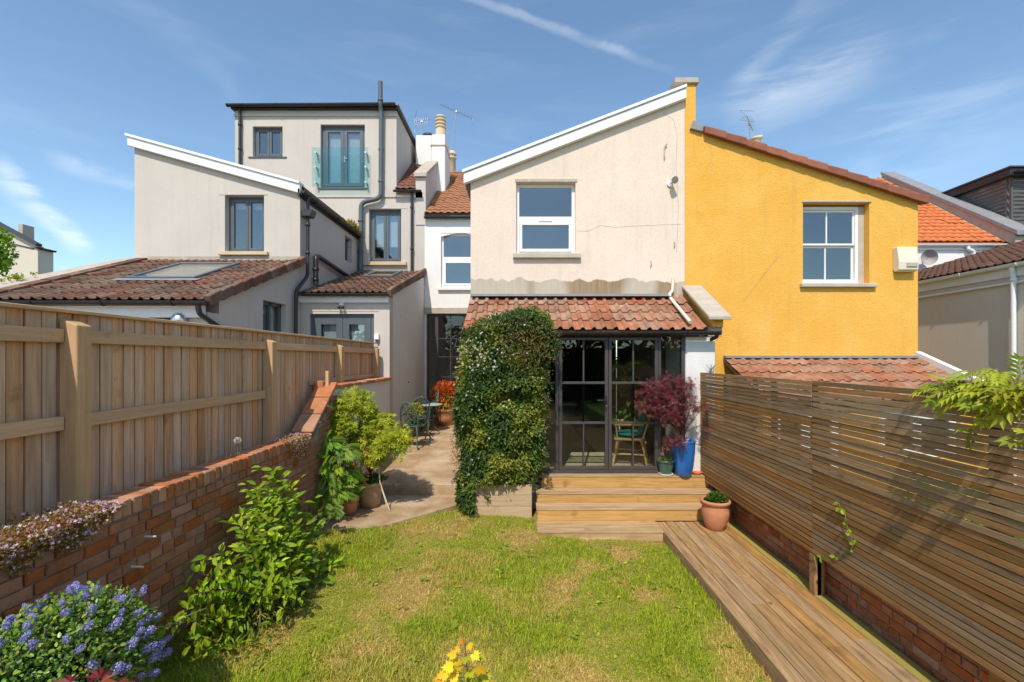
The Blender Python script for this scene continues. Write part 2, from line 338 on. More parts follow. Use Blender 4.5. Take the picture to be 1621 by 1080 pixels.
# ================================================================ building kit
def wall_mesh(mb, x0, x1, z0, top, y, t, holes=()):
    """upright slab facing -Y; top = [(x,z),...] roofline; holes = (xa,xb,za,zb); openings get real reveals"""
    def zt(x):
        for (a, za), (b, zb) in zip(top, top[1:]):
            if a - 1e-6 <= x <= b + 1e-6: return za + (zb - za) * (x - a) / (b - a)
        return top[-1][1]
    xs = sorted({x0, x1, *[h[i] for h in holes for i in (0, 1)], *[p[0] for p in top if x0 < p[0] < x1]})
    for a, b in zip(xs, xs[1:]):
        m = (a + b) / 2; lo = z0
        hs = sorted([h for h in holes if h[0] < m < h[1]], key=lambda h: h[2])
        spans = []
        for h in hs:
            if h[2] > lo + 1e-5: spans.append((lo, lo, h[2], h[2]))
            lo = h[3]
        spans.append((lo, lo, zt(a), zt(b)))
        for za, zb, zc, zd in spans:
            mb.add([(a, y, za), (b, y, zb), (b, y, zd), (a, y, zc)], [(0, 1, 2, 3)])
            mb.add([(a, y+t, za), (b, y+t, zb), (b, y+t, zd), (a, y+t, zc)], [(3, 2, 1, 0)])
    for (xa, xb, za, zb) in holes:
        mb.add([(xa,y,za),(xa,y,zb),(xa,y+t,zb),(xa,y+t,za)], [(0,1,2,3)])
        mb.add([(xb,y,za),(xb,y,zb),(xb,y+t,zb),(xb,y+t,za)], [(3,2,1,0)])
        mb.add([(xa,y,za),(xb,y,za),(xb,y+t,za),(xa,y+t,za)], [(3,2,1,0)])
        mb.add([(xa,y,zb),(xb,y,zb),(xb,y+t,zb),(xa,y+t,zb)], [(0,1,2,3)])
    for (a, za), (b, zb) in zip(top, top[1:]):
        mb.add([(a,y,za),(b,y,zb),(b,y+t,zb),(a,y+t,za)], [(0,1,2,3)])
    for x in (x0, x1): mb.add([(x,y,z0),(x,y+t,z0),(x,y+t,zt(x)),(x,y,zt(x))], [(0,1,2,3)])
    return mb
def side_wall_mesh(mb, y0, y1, z0, top, x, t, holes=()):
    """the same slab turned to face +-X (x..x+t)"""
    tmp = MB(); wall_mesh(tmp, y0, y1, z0, top, x, t, holes)
    return mb.add([(v[1], v[0], v[2]) for v in tmp.v], [f[::-1] for f in tmp.f])
def ring(mb, x0, x1, z0, z1, y0, y1, w, wb=None):
    wb = wb or w
    mb.box(x0, x0+w, y0, y1, z0, z1); mb.box(x1-w, x1, y0, y1, z0, z1)
    mb.box(x0+w, x1-w, y0, y1, z1-w, z1); mb.box(x0+w, x1-w, y0, y1, z0, z0+wb); return mb
def room(parent, x0, x1, z0, z1, y, depth=.9, mat=None, name='room_lining'):
    e = .06; x0 -= e; x1 += e; z0 -= e; z1 += e; y1 = y + depth
    m = MB().add([(x0,y,z0),(x1,y,z0),(x1,y,z1),(x0,y,z1),(x0,y1,z0),(x1,y1,z0),(x1,y1,z1),(x0,y1,z1)],
                 [(4,5,6,7),(0,4,7,3),(1,2,6,5),(0,1,5,4),(3,7,6,2)])
    return m.build(name, mat or room_mat, parent)
def casement(parent, x0, x1, z0, z1, y, fmat, leaves=2, fw=.045, sw=.055, pane=None, blind=0, rm=None, handle=False, label=None, sill=None, rdepth=.9):
    """a window: frame (part) > sash, pane, blind, sill (sub-parts); y is the front of the frame"""
    w = ring(MB(), x0, x1, z0, z1, y, y+.07, fw).build('window', fmat, parent, .003, label)
    step = (x1 - x0 - 2*fw) / leaves
    for i in range(leaves):
        a = x0 + fw + i*step + .003; b = a + step - .006
        ring(MB(), a, b, z0+fw+.003, z1-fw-.003, y-.012, y+.045, sw).build('sash', fmat, w, .003)
        MB().box(a+sw-.005, b-sw+.005, y+.012, y+.022, z0+fw+sw-.004, z1-fw-sw+.004).build('pane', pane or pane_sky, w)
        if blind: MB().box(a+sw-.01, b-sw+.01, y+.10, y+.112, z1-fw-sw-(z1-z0-2*fw-2*sw)*blind, z1-fw-sw+.01).build('blind', blind_mat, w)
    if handle:
        mx = (x0+x1)/2; zc = z0 + (z1-z0)*.47
        MB().box(mx+.01, mx+.035, y-.03, y-.0125, zc-.08, zc+.08).box(mx+.012, mx+.10, y-.045, y-.031, zc+.01, zc+.03).build('handle', chrome, w)
    if sill: MB().box(x0-sill[1], x1+sill[1], y-sill[2], y+.06, z0-sill[3], z0-.001).build('sill', sill[0], w, .006)
    room(w, x0+.02, x1-.02, z0+.02, z1-.02, y+.20, rdepth, rm)
    return w
def tile_mesh(w, l, kind='roman', h=.032, th=.016, key=[0]):
    """one clay tile: x across, y up the slope, z out of the roof; tail edge (y=0) shows its thickness"""
    n = 16 if kind == 'roman' else (8 if kind == 'pan' else 2); xs = [i/n for i in range(n+1)]
    def prof(t):
        if kind == 'flat': return 0
        if kind == 'roman':
            t = (t*2) % 1 if t < 1 else 1.0
            return h*max(0, math.cos((t-.76)*math.pi/.44))**.8 if .54 < t < .98 else 0
        return h*(.5+.5*math.sin(2*math.pi*(t-.1)))
    lift = .022
    v = []
    for t in xs:
        z = prof(t); v += [(t*w, 0, z+lift), (t*w, l, z), (t*w, 0.004, z+lift-th)]
    f = []
    for i in range(n):
        a, b = 3*i, 3*i+3; f += [(a, b, b+1, a+1), (a+2, b+2, b, a)]
    me = bpy.data.meshes.new('tile'); me.from_pydata(v, [], f); return me
def basis(u, v):
    u = Vector(u).normalized(); v = Vector(v).normalized(); n = u.cross(v)
    return Matrix((u, v, n)).transposed().to_4x4()
def tiled_roof(parent, o, u, v, W, L, tw, tl, mat, kind='roman', individual=True, under=None, name='roof', skip=None, th=.016, h=.032, jit=1.0, stagger=False, label=None):
    """a roof plane (part) covered with clay tiles (sub-parts); o is the left eave corner"""
    o, u, v = Vector(o), Vector(u).normalized(), Vector(v).normalized(); n = u.cross(v)
    d = MB(); a = o - n*.06; b = a - n*.05
    P = [a, a+u*W, a+u*W+v*L, a+v*L, b, b+u*W, b+u*W+v*L, b+v*L]
    d.add(P, [(0,1,2,3),(7,6,5,4),(0,4,5,1),(1,5,6,2),(2,6,7,3),(3,7,4,0)])
    roof = d.build(name, under or clay_brown, parent, label=label)
    cols = max(1, round(W/tw)); tw = W/cols; rows = max(1, round(L/tl)); tl = L/rows
    me = tile_mesh(tw*1.01, tl*1.14, kind, h, th); me.materials.append(mat)
    Bm = basis(u, v); VV, FF = [], []; base = np.array([p.co[:] for p in me.vertices]); bf = np.array([p.vertices[:] for p in me.polygons])
    B3 = np.array(Bm.to_3x3())
    for r in range(rows):
        for c in range(cols):
            if skip and skip((c+.5)*tw, (r+.5)*tl): continue
            sx = (tw/2 if stagger and r % 2 else 0)
            if stagger and r % 2 and c == cols-1: sx = 0
            p = o + u*(c*tw+sx+random.gauss(0, .0025)*jit) + v*(r*tl+random.gauss(0, .005)*jit) + n*(random.gauss(0, .003)*jit - .045)
            if individual:
                t = bpy.data.objects.new('tile', me); col.objects.link(t); t.parent = roof
                rot = Matrix.Rotation(random.gauss(0, .009)*jit, 4, 'Z') @ Matrix.Rotation(random.gauss(0, .007)*jit, 4, 'Y')
                t.matrix_basis = Matrix.Translation(p - WL[roof.name]) @ Bm @ rot
            else:
                VV.append(base @ B3.T + np.array(p)); FF.append(bf + len(base)*len(FF))
    if not individual: np_mesh('tiles', np.concatenate(VV), np.concatenate(FF), mat, roof, kind='stuff')
    return roof
def gutter(parent, p, q, out, r=.055, mat=None, name='gutter', brackets=True):
    """half-round gutter from p to q; out = horizontal direction away from the wall"""
    p, q, out = Vector(p), Vector(q), Vector(out).normalized(); m = MB(); k = 7; vs = []
    for c in (p, q):
        for rr in (r, r-.008):
            for i in range(k+1):
                t = math.pi*i/k; vs.append(c + out*(rr*math.cos(t)) + Vector((0,0,-rr*math.sin(t))))
    n = k+1; fs = []
    for i in range(k): fs += [(i, i+1, 2*n+i+1, 2*n+i), (n+i, 3*n+i, 3*n+i+1, n+i+1), (i, n+i, n+i+1, i+1), (2*n+i, 2*n+i+1, 3*n+i+1, 3*n+i)]
    fs += [(0, 2*n, 3*n, n), (k, n+k, 3*n+k, 2*n+k)]
    m.add(vs, fs)
    for c, s in ((p, 1), (q, -1)):
        m.add([c] + vs[0:n] if s > 0 else [c] + vs[2*n:3*n], [(0, i+1, i+2) for i in range(k)])
    g = m.build(name, mat or black_plastic, parent)
    if brackets:
        L = (q-p).length; d = (q-p).normalized()
        for i in range(max(2, int(L/.9))):
            c = p + d*(L*(i+.5)/max(2, int(L/.9)))
            MB().tube([c + out*(r+.006)*math.cos(math.pi*j/6) + Vector((0,0,-(r+.006)*math.sin(math.pi*j/6))) for j in range(7)], .012, 6).build('bracket', mat or black_plastic, g)
    return g
def pipe(parent, pts, r, mat, name='downpipe', collars=()):
    o = MB().tube(pts, r, 12).build(name, mat, parent)
    for c in collars:
        c = Vector(c); MB().lathe([(r+.001, -.03), (r+.012, -.03), (r+.012, .03), (r+.001, .03)], c, 12).build('collar', mat, o)
    return o
def elbow(pts, r=.08, n=4):
    """round the corners of a polyline"""
    pts = [Vector(p) for p in pts]; out = [pts[0]]
    for a, b, c in zip(pts, pts[1:], pts[2:]):
        d1 = (a-b); d2 = (c-b); k = min(r, d1.length*.45, d2.length*.45); s = b + d1.normalized()*k; e = b + d2.normalized()*k
        for i in range(n+1):
            t = i/n; out.append(s*(1-t)**2 + b*2*t*(1-t) + e*t*t)
    return out + [pts[-1]]

# ================================================================ ground
XW = -2.60                                     # garden face of the left brick wall
def lawn_z(x): return .05*(1.87 - np.clip(x, -2.9, 1.9))
gm = MB(); gm.add([(-400,-300,-.25),(400,-300,-.25),(400,900,-.25),(-400,900,-.25)], [(0,1,2,3)])
rough_ground = M('rough_ground', (.09, .085, .04), (.16, .14, .07), .8, 6, .95, .4, 20)
tag(gm.build('ground', rough_ground), kind='structure')
gx, gy = np.meshgrid(np.linspace(-2.62, 1.90, 46), np.linspace(-9, 6.98, 160), indexing='ij')
gz = lawn_z(gx) + .012*np.sin(gx*5.1+gy*2.3) + .010*np.sin(gy*4.7-gx*3.1) - .01
idx = np.arange(gx.size).reshape(gx.shape)
lf = np.stack([idx[:-1,:-1], idx[1:,:-1], idx[1:,1:], idx[:-1,1:]], -1).reshape(-1, 4)
soil_lawn = M('lawn_soil', (.22, .17, .05), (.38, .27, .10), 2.6, 7, .95, .5, 90, spots=(.17, .19, .03), spot_scale=2.2, spot_amt=.8)
tag(np_mesh('lawn', np.stack([gx, gy, gz], -1).reshape(-1, 3), lf, soil_lawn, smooth=True), kind='structure')
neigh_grass = M('neighbour_lawn', (.07, .13, .02), (.14, .20, .04), 2, 6, .95, .4, 60)
tag(MB().box(3.08, 9.2, -9, 6.7, -.2, .22).build('neighbour_lawn', neigh_grass), kind='structure')
tag(MB().box(-7.9, -2.86, -9, 9.2, -.2, .30).build('neighbour_yard', concrete), kind='structure')
# concrete path: a low slab by the lawn, one riser, then the sloping side-return patio
slab = [(-2.6, 5.55), (-2.15, 5.72), (-1.7, 5.98), (-1.3, 6.36), (-.96, 6.72), (-.80, 7.0), (-.80, 7.21), (-2.6, 7.21)]
tag(MB().prism(slab[::-1], 'z', .0, .215).build('path_slab', concrete, bevel=.015), kind='structure')
ys = [7.2, 8.55, 8.57, 10.2, 10.22, 12.2]
def patio_z(y): return .385 + (y-7.2)*.053
pm = MB()
for a, b in ((7.2, 8.55), (8.562, 10.2), (10.212, 12.22)):
    pm.add([(-2.66,a,.1),(-.84,a,.1),(-.84,b,.1),(-2.66,b,.1),(-2.66,a,patio_z(a)),(-.84,a,patio_z(a)),(-.84,b,patio_z(b)),(-2.66,b,patio_z(b))],
           [(0,3,2,1),(4,5,6,7),(0,1,5,4),(1,2,6,5),(2,3,7,6),(3,0,4,7)])
tag(pm.build('patio', concrete, bevel=.012), kind='structure')
tag(MB().box(-2.64, -.86, 12.23, 12.70, .1, .80).build('door_step', concrete, bevel=.012), kind='structure')

# ================================================================ cream house: gabled rear wing
D0 = 8.0
ch = thing('cream_house', 'cream rendered two storey wing with one white window and sloping white fascia', 'house', (1.0, D0, 0))
cx0, cx1 = X(745, D0), X(1084, D0)             # -.86 .. 2.91
ctop = [(cx0, Z(287, D0)), (cx1, Z(158, D0))]
wx0, wx1, wz0, wz1 = X(817, D0), X(911, D0), Z(402, D0), Z(289, D0)
def cream_wall_mat():
    m = cream_render.copy(); m.name = 'cream_render_stained'; N = m.node_tree.nodes; L = m.node_tree.links; p = N['Principled BSDF']
    src = p.inputs['Base Color'].links[0].from_socket
    geo = N.new('ShaderNodeNewGeometry'); sep = N.new('ShaderNodeSeparateXYZ'); L.new(geo.outputs['Position'], sep.inputs[0])
    def tex(scale, det, vec):
        mp = N.new('ShaderNodeMapping'); mp.inputs['Scale'].default_value = vec; L.new(geo.outputs['Position'], mp.inputs['Vector'])
        t = N.new('ShaderNodeTexNoise'); t.inputs['Scale'].default_value = scale; t.inputs['Detail'].default_value = det; L.new(mp.outputs[0], t.inputs['Vector']); return t.outputs['Fac']
    def mth(op, a, b):
        n = N.new('ShaderNodeMath'); n.operation = op
        for i, v in enumerate((a, b)):
            if isinstance(v, (int, float)): n.inputs[i].default_value = v
            else: L.new(v, n.inputs[i])
        return n.outputs[0]
    def mix(f, a, b):
        n = N.new('ShaderNodeMix'); n.data_type = 'RGBA'; L.new(f, n.inputs[0])
        for i, v in ((6, a), (7, b)):
            if isinstance(v, tuple): n.inputs[i].default_value = v + (1,)
            else: L.new(v, n.inputs[i])
        return n.outputs[2]
    def step(x, a, b):
        n = N.new('ShaderNodeMapRange'); L.new(x, n.inputs[0]); n.inputs[1].default_value = a; n.inputs[2].default_value = b; return n.outputs[0]
    # bare cement where the old roof line was hacked off: ragged upper edge
    edge = mth('ADD', mth('MULTIPLY', tex(4.2, 10, (1, 1, .3)), .26), Z(450, D0) - .05)
    bare = step(mth('SUBTRACT', edge, sep.outputs[2]), -.004, .012)
    patch = step(tex(.9, 2, (1.2, 1, .3)), .47, .53)
    drip = step(tex(4, 6, (5, 1, .5)), .3, .7)
    cem = mix(patch, (.52, .45, .36), (.27, .18, .095))
    cem2 = mix(mth('MULTIPLY', drip, .55), cem, (.42, .34, .25))
    L.new(mix(bare, src, cem2), p.inputs['Base Color'])
    return m
wb = wall_mesh(MB(), cx0, cx1, 0.55, ctop, D0, .32, [(wx0, wx1, wz0, wz1), (cx0+.35, cx1-.28, .6, Z(500, D0))])
wb.box(cx0, cx0+.3, D0+.32, 12.6, .55, Z(290, D0))
wb.build('wall', cream_wall_mat(), ch)
# fascia along the verge, with the thin roof edge above
fa = MB(); s0, s1 = (X(735, D0), Z(291, D0)), (cx1-.005, Z(157, D0))
hgt = .205
fa.prism([(s0[0], s0[1]-.03), (s1[0], s1[1]-.03), (s1[0], s1[1]+hgt-.06), (s0[0], s0[1]+hgt-.06)], 'y', D0-.10, D0-.012)
fo = fa.build('bargeboard', white_upvc, ch, .004)
fb = MB(); fb.prism([(s0[0]-.02, s0[1]+hgt-.057), (s1[0], s1[1]+hgt-.057), (s1[0], s1[1]+hgt-.005), (s0[0]-.02, s0[1]+hgt-.005)], 'y', D0-.125, D0+.12); fb.build('edge_trim', white_upvc, fo, .004)
rb = MB(); rb.prism([(s0[0], s0[1]+.02), (s1[0], s1[1]+.02), (s1[0], s1[1]+.13), (s0[0], s0[1]+.13)], 'y', D0+.13, 12.6); rb.build('roof', lead, ch)
# sash-style white window
yw = D0+.10
w = ring(MB(), wx0, wx1, wz0, wz1, yw, yw+.07, .055).build('window', white_upvc, ch, .004)
zm = Z(345, D0)
MB().box(wx0+.056, wx1-.056, yw-.004, yw+.06, zm-.05, zm+.05).build('transom', white_upvc, w, .004)
MB().box((wx0+wx1)/2-.12, (wx0+wx1)/2+.12, yw-.02, yw-.0045, zm-.052, zm-.038).build('trickle_vent', dark_frame, w)
ring(MB(), wx0+.058, wx1-.058, wz0+.058, zm-.052, yw-.02, yw+.04, .05).build('sash', white_upvc, w, .004)
MB().box(wx0+.10, wx1-.10, yw+.012, yw+.022, wz0+.10, zm-.095).build('pane', pane_sky, w)
MB().box(wx0+.05, wx1-.05, yw+.012, yw+.022, zm+.045, wz1-.05).build('pane', pane_sky, w)
MB().box(wx0-.055, wx1+.085, D0-.075, D0+.098, wz0-.085, wz0-.002).build('sill', grey_stone_sill, w, .008)
room(w, wx0+.03, wx1-.03, wz0+.03, wz1-.03, D0+.33, 1.2)
MB().box(wx0-.02, wx1+.03, D0-.012, D0+.002, wz1+.004, wz1+.06).build('lintel_band', stone, ch, .004)
# flashing, hooks, short pipe
MB().box(cx0, cx1-.28, D0-.022, D0-.002, Z(469, D0), Z(465.5, D0)).build('flashing_chase', lead, ch)
pipe(ch, [(X(1052,D0)+.03, D0-.03, Z(229,D0)), (X(1051,D0), D0-.03, Z(234,D0)), (X(1051,D0), D0-.03, Z(251,D0))], .012, stone, 'overflow_pipe')
for px, py in ((1067, 388), (1030, 419)):
    MB().tube([(X(px,D0), D0-.004, Z(py-5,D0)), (X(px,D0)+.01, D0-.03, Z(py-2,D0)), (X(px,D0)-.005, D0-.03, Z(py+2,D0)), (X(px,D0), D0-.006, Z(py+5,D0))], .007, 6).build('wall_hook', galv, ch)
# hairline crack: a thin raised filler line
ck = [(913, 366), (930, 367), (938, 363), (950, 358), (975, 360), (1010, 358), (1045, 357), (1080, 355)]
MB().tube([(X(a,D0), D0+.0005, Z(b+random.uniform(-1,1),D0)) for a, b in ck], .004, 5).build('crack_filler', stone, ch)
MB().tube([(X(a,D0), D0+.0005, Z(b,D0)) for a, b in ((1050,178),(1066,190),(1072,215),(1070,260),(1074,330),(1071,400))], .0035, 5).build('crack_filler', stone, ch)
# white waste pipe running down over the tiles
pipe(ch, elbow([(X(1064,D0), D0-.05, Z(440,D0)), (X(1063,D0), D0-.05, Z(462,D0)), (X(1057,D0), D0-.08, Z(467,D0)), (X(1060,7.9), 7.86, Z(472,7.86)), (X(1092,6.95), 6.93, Z(510,6.93))], .05), .028, cream_plastic, 'waste_pipe')

# security lamp
sl = thing('wall_lamp', 'small white security lamp high on the cream wall', 'lamp', (X(1062,D0), D0, Z(296,D0)))
c = (X(1060,D0), D0, Z(291,D0))
MB().tube([(c[0], D0-.001, c[2]), (c[0], D0-.03, c[2])], .055, 16).build('back_plate', white_upvc, sl)
MB().tube([(c[0], D0-.03, c[2]), (c[0]+.02, D0-.08, c[2]-.01)], .02, 8).build('arm', white_upvc, sl)
MB().tube([(c[0]+.02, D0-.07, c[2]+.03), (c[0]+.04, D0-.17, c[2]+.0)], [.035, .062], 14).build('lamp_head', chrome, sl)
MB().ball((c[0]+.01, D0-.075, c[2]-.055), .03, n=8).build('motion_sensor', white_upvc, sl)

# ---------------------------------------------------------------- party parapet between cream and yellow wings
pp = thing('party_parapet', 'narrow yellow party wall with stone coping rising between the two gables', 'wall', (3.0, D0, 0))
MB().box(cx1+.002, X(1101,D0), D0-.006, 12.6, .3, Z(134,D0)).build('wall', yellow_render, pp)
cp = MB()
cp.box(X(1067,D0), X(1105,D0), D0-.05, D0+.45, Z(134,D0)+.001, Z(125,D0)); cp.build('coping', stone, pp, .012)
for i in range(6):
    a = D0+.455+i*.68; MB().box(X(1070,D0), X(1105,D0), a, a+.672, Z(134,D0)+.001, Z(127,D0)).build('coping', stone, pp, .012)

# ---------------------------------------------------------------- yellow house
yh = thing('yellow_house', 'yellow roughcast wing with four-pane white sash window and brown tiled verge', 'house', (5.0, D0, 0))
yx0, yx1 = X(1101, D0)+.002, X(1453, D0)
ytop = [(yx0, Z(206,D0)), (yx1, Z(318,D0))]
vx0, vx1, vz0, vz1 = X(1271,D0), X(1376,D0), Z(449,D0), Z(321,D0)
m = wall_mesh(MB(), yx0, yx1, .2, ytop, D0, .32, [(vx0, vx1, vz0, vz1)])
m.box(yx1-.3, yx1, D0+.32, 12.6, .2, Z(322,D0)); m.build('wall', yellow_render, yh)
MB().prism([(yx0, ytop[0][1]-.05), (yx1+.1, Z(321,D0)-.05), (yx1+.1, Z(321,D0)+.05), (yx0, ytop[0][1]+.05)], 'y', D0+.33, 12.6).build('roof', clay_brown, yh)
nv = 11; p0 = Vector((X(1098,D0), 0, Z(200,D0))); p1 = Vector((X(1461,D0), 0, Z(316,D0)))
MB().prism([(X(1091,D0), Z(206,D0)), (X(1111,D0), Z(211,D0)), (X(1112,D0), Z(202,D0)), (X(1096,D0), Z(193,D0))], 'y', D0-.06, D0+.2).build('lead_flashing', lead, yh, .006)
p0 = p0.lerp(p1, .04)
for i in range(nv):
    a, b = p0.lerp(p1, i/nv), p0.lerp(p1, (i+1.05)/nv); t = MB(); k = 5; vs = []
    for cpt, off in ((a, -.012), (b, .014)):    # hooded verge tile: flat front face, rounded shoulder, tail lapping over the next
        sec = [(-.105-off*.6, -.085), (-.105-off*.6, .030+off), (-.085, .052+off), (-.03, .062+off), (.20, .045+off), (.20, -.02)]
        vs += [(cpt.x, D0+yy, cpt.z-.02+zz) for yy, zz in sec]
    n = 6; t.add(vs, [(j, (j+1) % n, n+(j+1) % n, n+j) for j in range(n)] + [tuple(range(n-1,-1,-1)), tuple(range(n, 2*n))])
    t.build('verge_tile', ridge_clay, yh, .006)
# sash window, four panes
yw = D0+.12
w = ring(MB(), vx0-.05, vx1-.10, vz0, vz1-.03, yw, yw+.10, .06).build('window', white_paint, yh, .004)
xa, xb, za, zb = vx0+.012, vx1-.163, vz0+.062, vz1-.093; zm = Z(386,D0); xm = (xa+xb)/2
for (z0, z1, yy) in ((zm+.0, zb, yw+.015), (za, zm-.0, yw+.05)):
    s = ring(MB(), xa, xb, z0+.002, z1-.002, yy, yy+.032, .035).box(xm-.012, xm+.012, yy+.001, yy+.031, z0+.037, z1-.037)
    s.build('sash', white_paint, w, .003)
    for (a, b) in ((xa+.03, xm-.008), (xm+.008, xb-.03)): MB().box(a, b, yy+.012, yy+.018, z0+.03, z1-.03).build('pane', pane_sky, w)
MB().box(vx1-.098, vx1-.003, yw+.0, yw+.10, vz0, vz1-.03).build('reveal_board', grey_stone_sill, w)
MB().box(vx0-.06, vx1+.10, D0-.07, D0+.118, vz0-.07, vz0-.002).build('sill', grey_stone_sill, w, .008)
MB().box(vx0-.02, vx1+.03, D0-.02, D0+.002, vz1+.002, vz1+.035).build('lintel_band', stone, w, .004)
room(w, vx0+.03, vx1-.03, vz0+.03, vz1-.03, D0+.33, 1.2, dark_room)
pipe(yh, [(X(1176,D0), D0-.006, Z(478,D0)), (X(1205,D0), D0-.008, Z(440,D0)), (X(1232,D0), D0-.006, Z(405,D0))], .0022, cement, 'cable')
ab = thing('alarm_box', 'cream alarm box mounted on the yellow wall', 'alarm', (X(1430,D0), D0, Z(432,D0)))
ax0, ax1, az0, az1 = X(1413,D0), X(1444,D0), Z(432,D0), Z(393,D0)
MB().prism([(D0-.001, az0+.05), (D0-.001, az1), (D0-.10, az1), (D0-.14, az0+.16), (D0-.13, az0+.03), (D0-.05, az0)], 'x', ax0, ax1).build('casing', cream_plastic, ab, .012, seg=2)
MB().box(ax0+.13, ax1-.03, D0-.152, D0-.128, az0+.08, az0+.15).build('lens', stone, ab, .004)
# yellow house lean-to
lx0, lx1 = X(1145,D0), X(1455,D0)
ang = math.atan2(.37, .84); vL = 1.55
yl = thing('lean_to', 'yellow house lean-to with red tiled roof seen over the slatted fence', 'lean-to', (5.2, 7.0, 0))
ez = Z(568,D0) - vL*math.sin(ang)
tiled_roof(yl, (lx0, D0-.02-vL*math.cos(ang), ez+.05), (1,0,0), (0, math.cos(ang), math.sin(ang)), lx1-lx0-.05, vL, .33, .30, clay_red, under=clay_brown)
MB().box(lx0, lx1, D0-.10, D0-.004, Z(571,D0)+.045, Z(566,D0)+.03).build('flashing', lead, yl)
e0, e1 = (lx1-.04, D0+.0, Z(566,D0)+.06), (lx1-.04, D0-vL*math.cos(ang), ez+.12)
MB().beam(e0, e1, .10, .10).build('verge_board', white_paint, yl)
fy = D0 - vL*math.cos(ang) + .12
m = wall_mesh(MB(), lx0, lx1-.1, .2, [(lx0, ez-.08), (lx1-.1, ez-.08)], fy, .2, [(3.75, 4.75, .25, 1.62), (5.3, 6.5, .9, 1.6)])
m.build('wall', yellow_render, yl)
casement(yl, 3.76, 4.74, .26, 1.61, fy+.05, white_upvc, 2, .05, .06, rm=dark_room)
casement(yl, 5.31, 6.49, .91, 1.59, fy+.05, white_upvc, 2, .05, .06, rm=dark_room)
MB().box(lx1-.3, lx1-.1, fy+.2, D0-.003, .2, ez-.02).build('side_wall', yellow_render, yl)

# ---------------------------------------------------------------- beige house on the right, behind the yellow one
D2 = 12.7
bh = thing('beige_house', 'beige rendered wing with white gutter and brown roof at right edge', 'house', (9.5, 9.0, 0))
bx = 8.9; bz = EZ + .186*bx
m = MB().box(bx, bx+.3, 7.6, D2-.002, 0, bz+.02).box(bx+.3, 14.4, 7.6, 7.9, 0, bz+.03); m.build('wall', beige_render, bh)
sl_ = math.atan(.30)
tiled_roof(bh, (bx-.12, D2-.05, bz+.09), (0,-1,0), (math.cos(sl_), 0, math.sin(sl_)), 5.2, 4.9, .30, .30, clay_brown, individual=False)
gutter(bh, (bx-.10, D2-.05, bz+.03), (bx-.10, 7.5, bz+.03), (-1,0,0), .06, white_upvc)
MB().box(bx-.03, bx-.002, 7.6, D2-.06, bz-.19, bz+.0).build('fascia', white_paint, bh)
MB().tube([(bx-.035, D2-.06, bz-.32), (bx-.035, 7.6, bz-.30)], .022, 8).build('waste_pipe', white_upvc, bh)
dpx = 8.13
pipe(bh, elbow([(bx-.10, dpx, bz-.03), (bx-.07, dpx, bz-.2), (bx-.06, dpx, .1)], .06), .038, white_upvc, 'downpipe', [(bx-.06, dpx, bz-.26), (bx-.06, dpx, bz-1.7)])
# white main wall, orange roof
mz = Z(388, D2)
MB().box(7.2, 13.45, D2, D2+.3, 0, mz+.05).build('rear_wall', white_render, bh)
MB().box(7.2, 13.5, D2-.03, D2-.002, mz-.14, mz+.02).build('eaves_board', white_upvc, bh)
gutter(bh, (7.2, D2-.10, mz+.0), (13.6, D2-.10, mz+.0), (0,-1,0), .065, white_upvc)
a_ = math.atan2(3.4, 4.2)
tiled_roof(bh, (7.0, D2-.12, mz+.10), (1,0,0), (0, math.cos(a_), math.sin(a_)), 6.45, 5.4, .21, .25, clay_orange, 'pan', individual=False, under=clay_orange, name='main_roof')
pm_ = MB(); pm_.prism([(D2-.35, mz-.1), (16.9, mz+3.35-.1), (16.9, mz+3.65), (D2-.35, mz+.22)], 'x', 13.47, 13.80); pm_.build('parapet', stone, bh)
cpm = MB(); cpm.prism([(D2-.45, mz+.16), (16.9, mz+3.652), (16.9, mz+3.77), (D2-.45, mz+.29)], 'x', 13.42, 13.95); cpm.build('coping', lead, bh, .01)
for i in range(14):
    t = i/14; y0 = D2+.05+t*4.2; z0 = mz+.12+t*3.4
    MB().beam((13.40, y0, z0+.05), (13.40, y0+.30, z0+.29), .12, .05).build('soaker', cement, bh)
pipe(bh, elbow([(X(1527,D2), D2-.10, mz-.06), (X(1527,D2), D2-.10, mz-.14), (X(1537,D2), D2-.08, mz-.20), (X(1537,D2), D2-.07, mz-.75)], .06), .045, white_upvc, 'downpipe', [(X(1537,D2), D2-.07, mz-.33)])
dish = thing('satellite_dish', 'grey satellite dish on the white wall beside the yellow house', 'satellite dish', (X(1462,D2), D2, Z(428,D2)))
dm = MB(); vs = []; cd = Vector((X(1457,D2), D2-.28, Z(411,D2)))
for i in range(6):
    r = .20*i/5
    for k in range(18):
        t = 2*math.pi*k/18; vs.append((cd.x + r*math.cos(t)*.9 + .08*(1-(i/5)**2), cd.y + .12*(1-(i/5)**2) - r*math.cos(t)*.35, cd.z + r*math.sin(t)*1.05))
dm.add(vs, [(i*18+k, i*18+(k+1) % 18, (i+1)*18+(k+1) % 18, (i+1)*18+k) for i in range(5) for k in range(18)], True)
dm.build('dish', slate, dish)
MB().tube([(cd.x+.05, cd.y+.12, cd.z), (cd.x+.05, D2, cd.z-.05)], .02, 8).build('bracket', galv, dish)

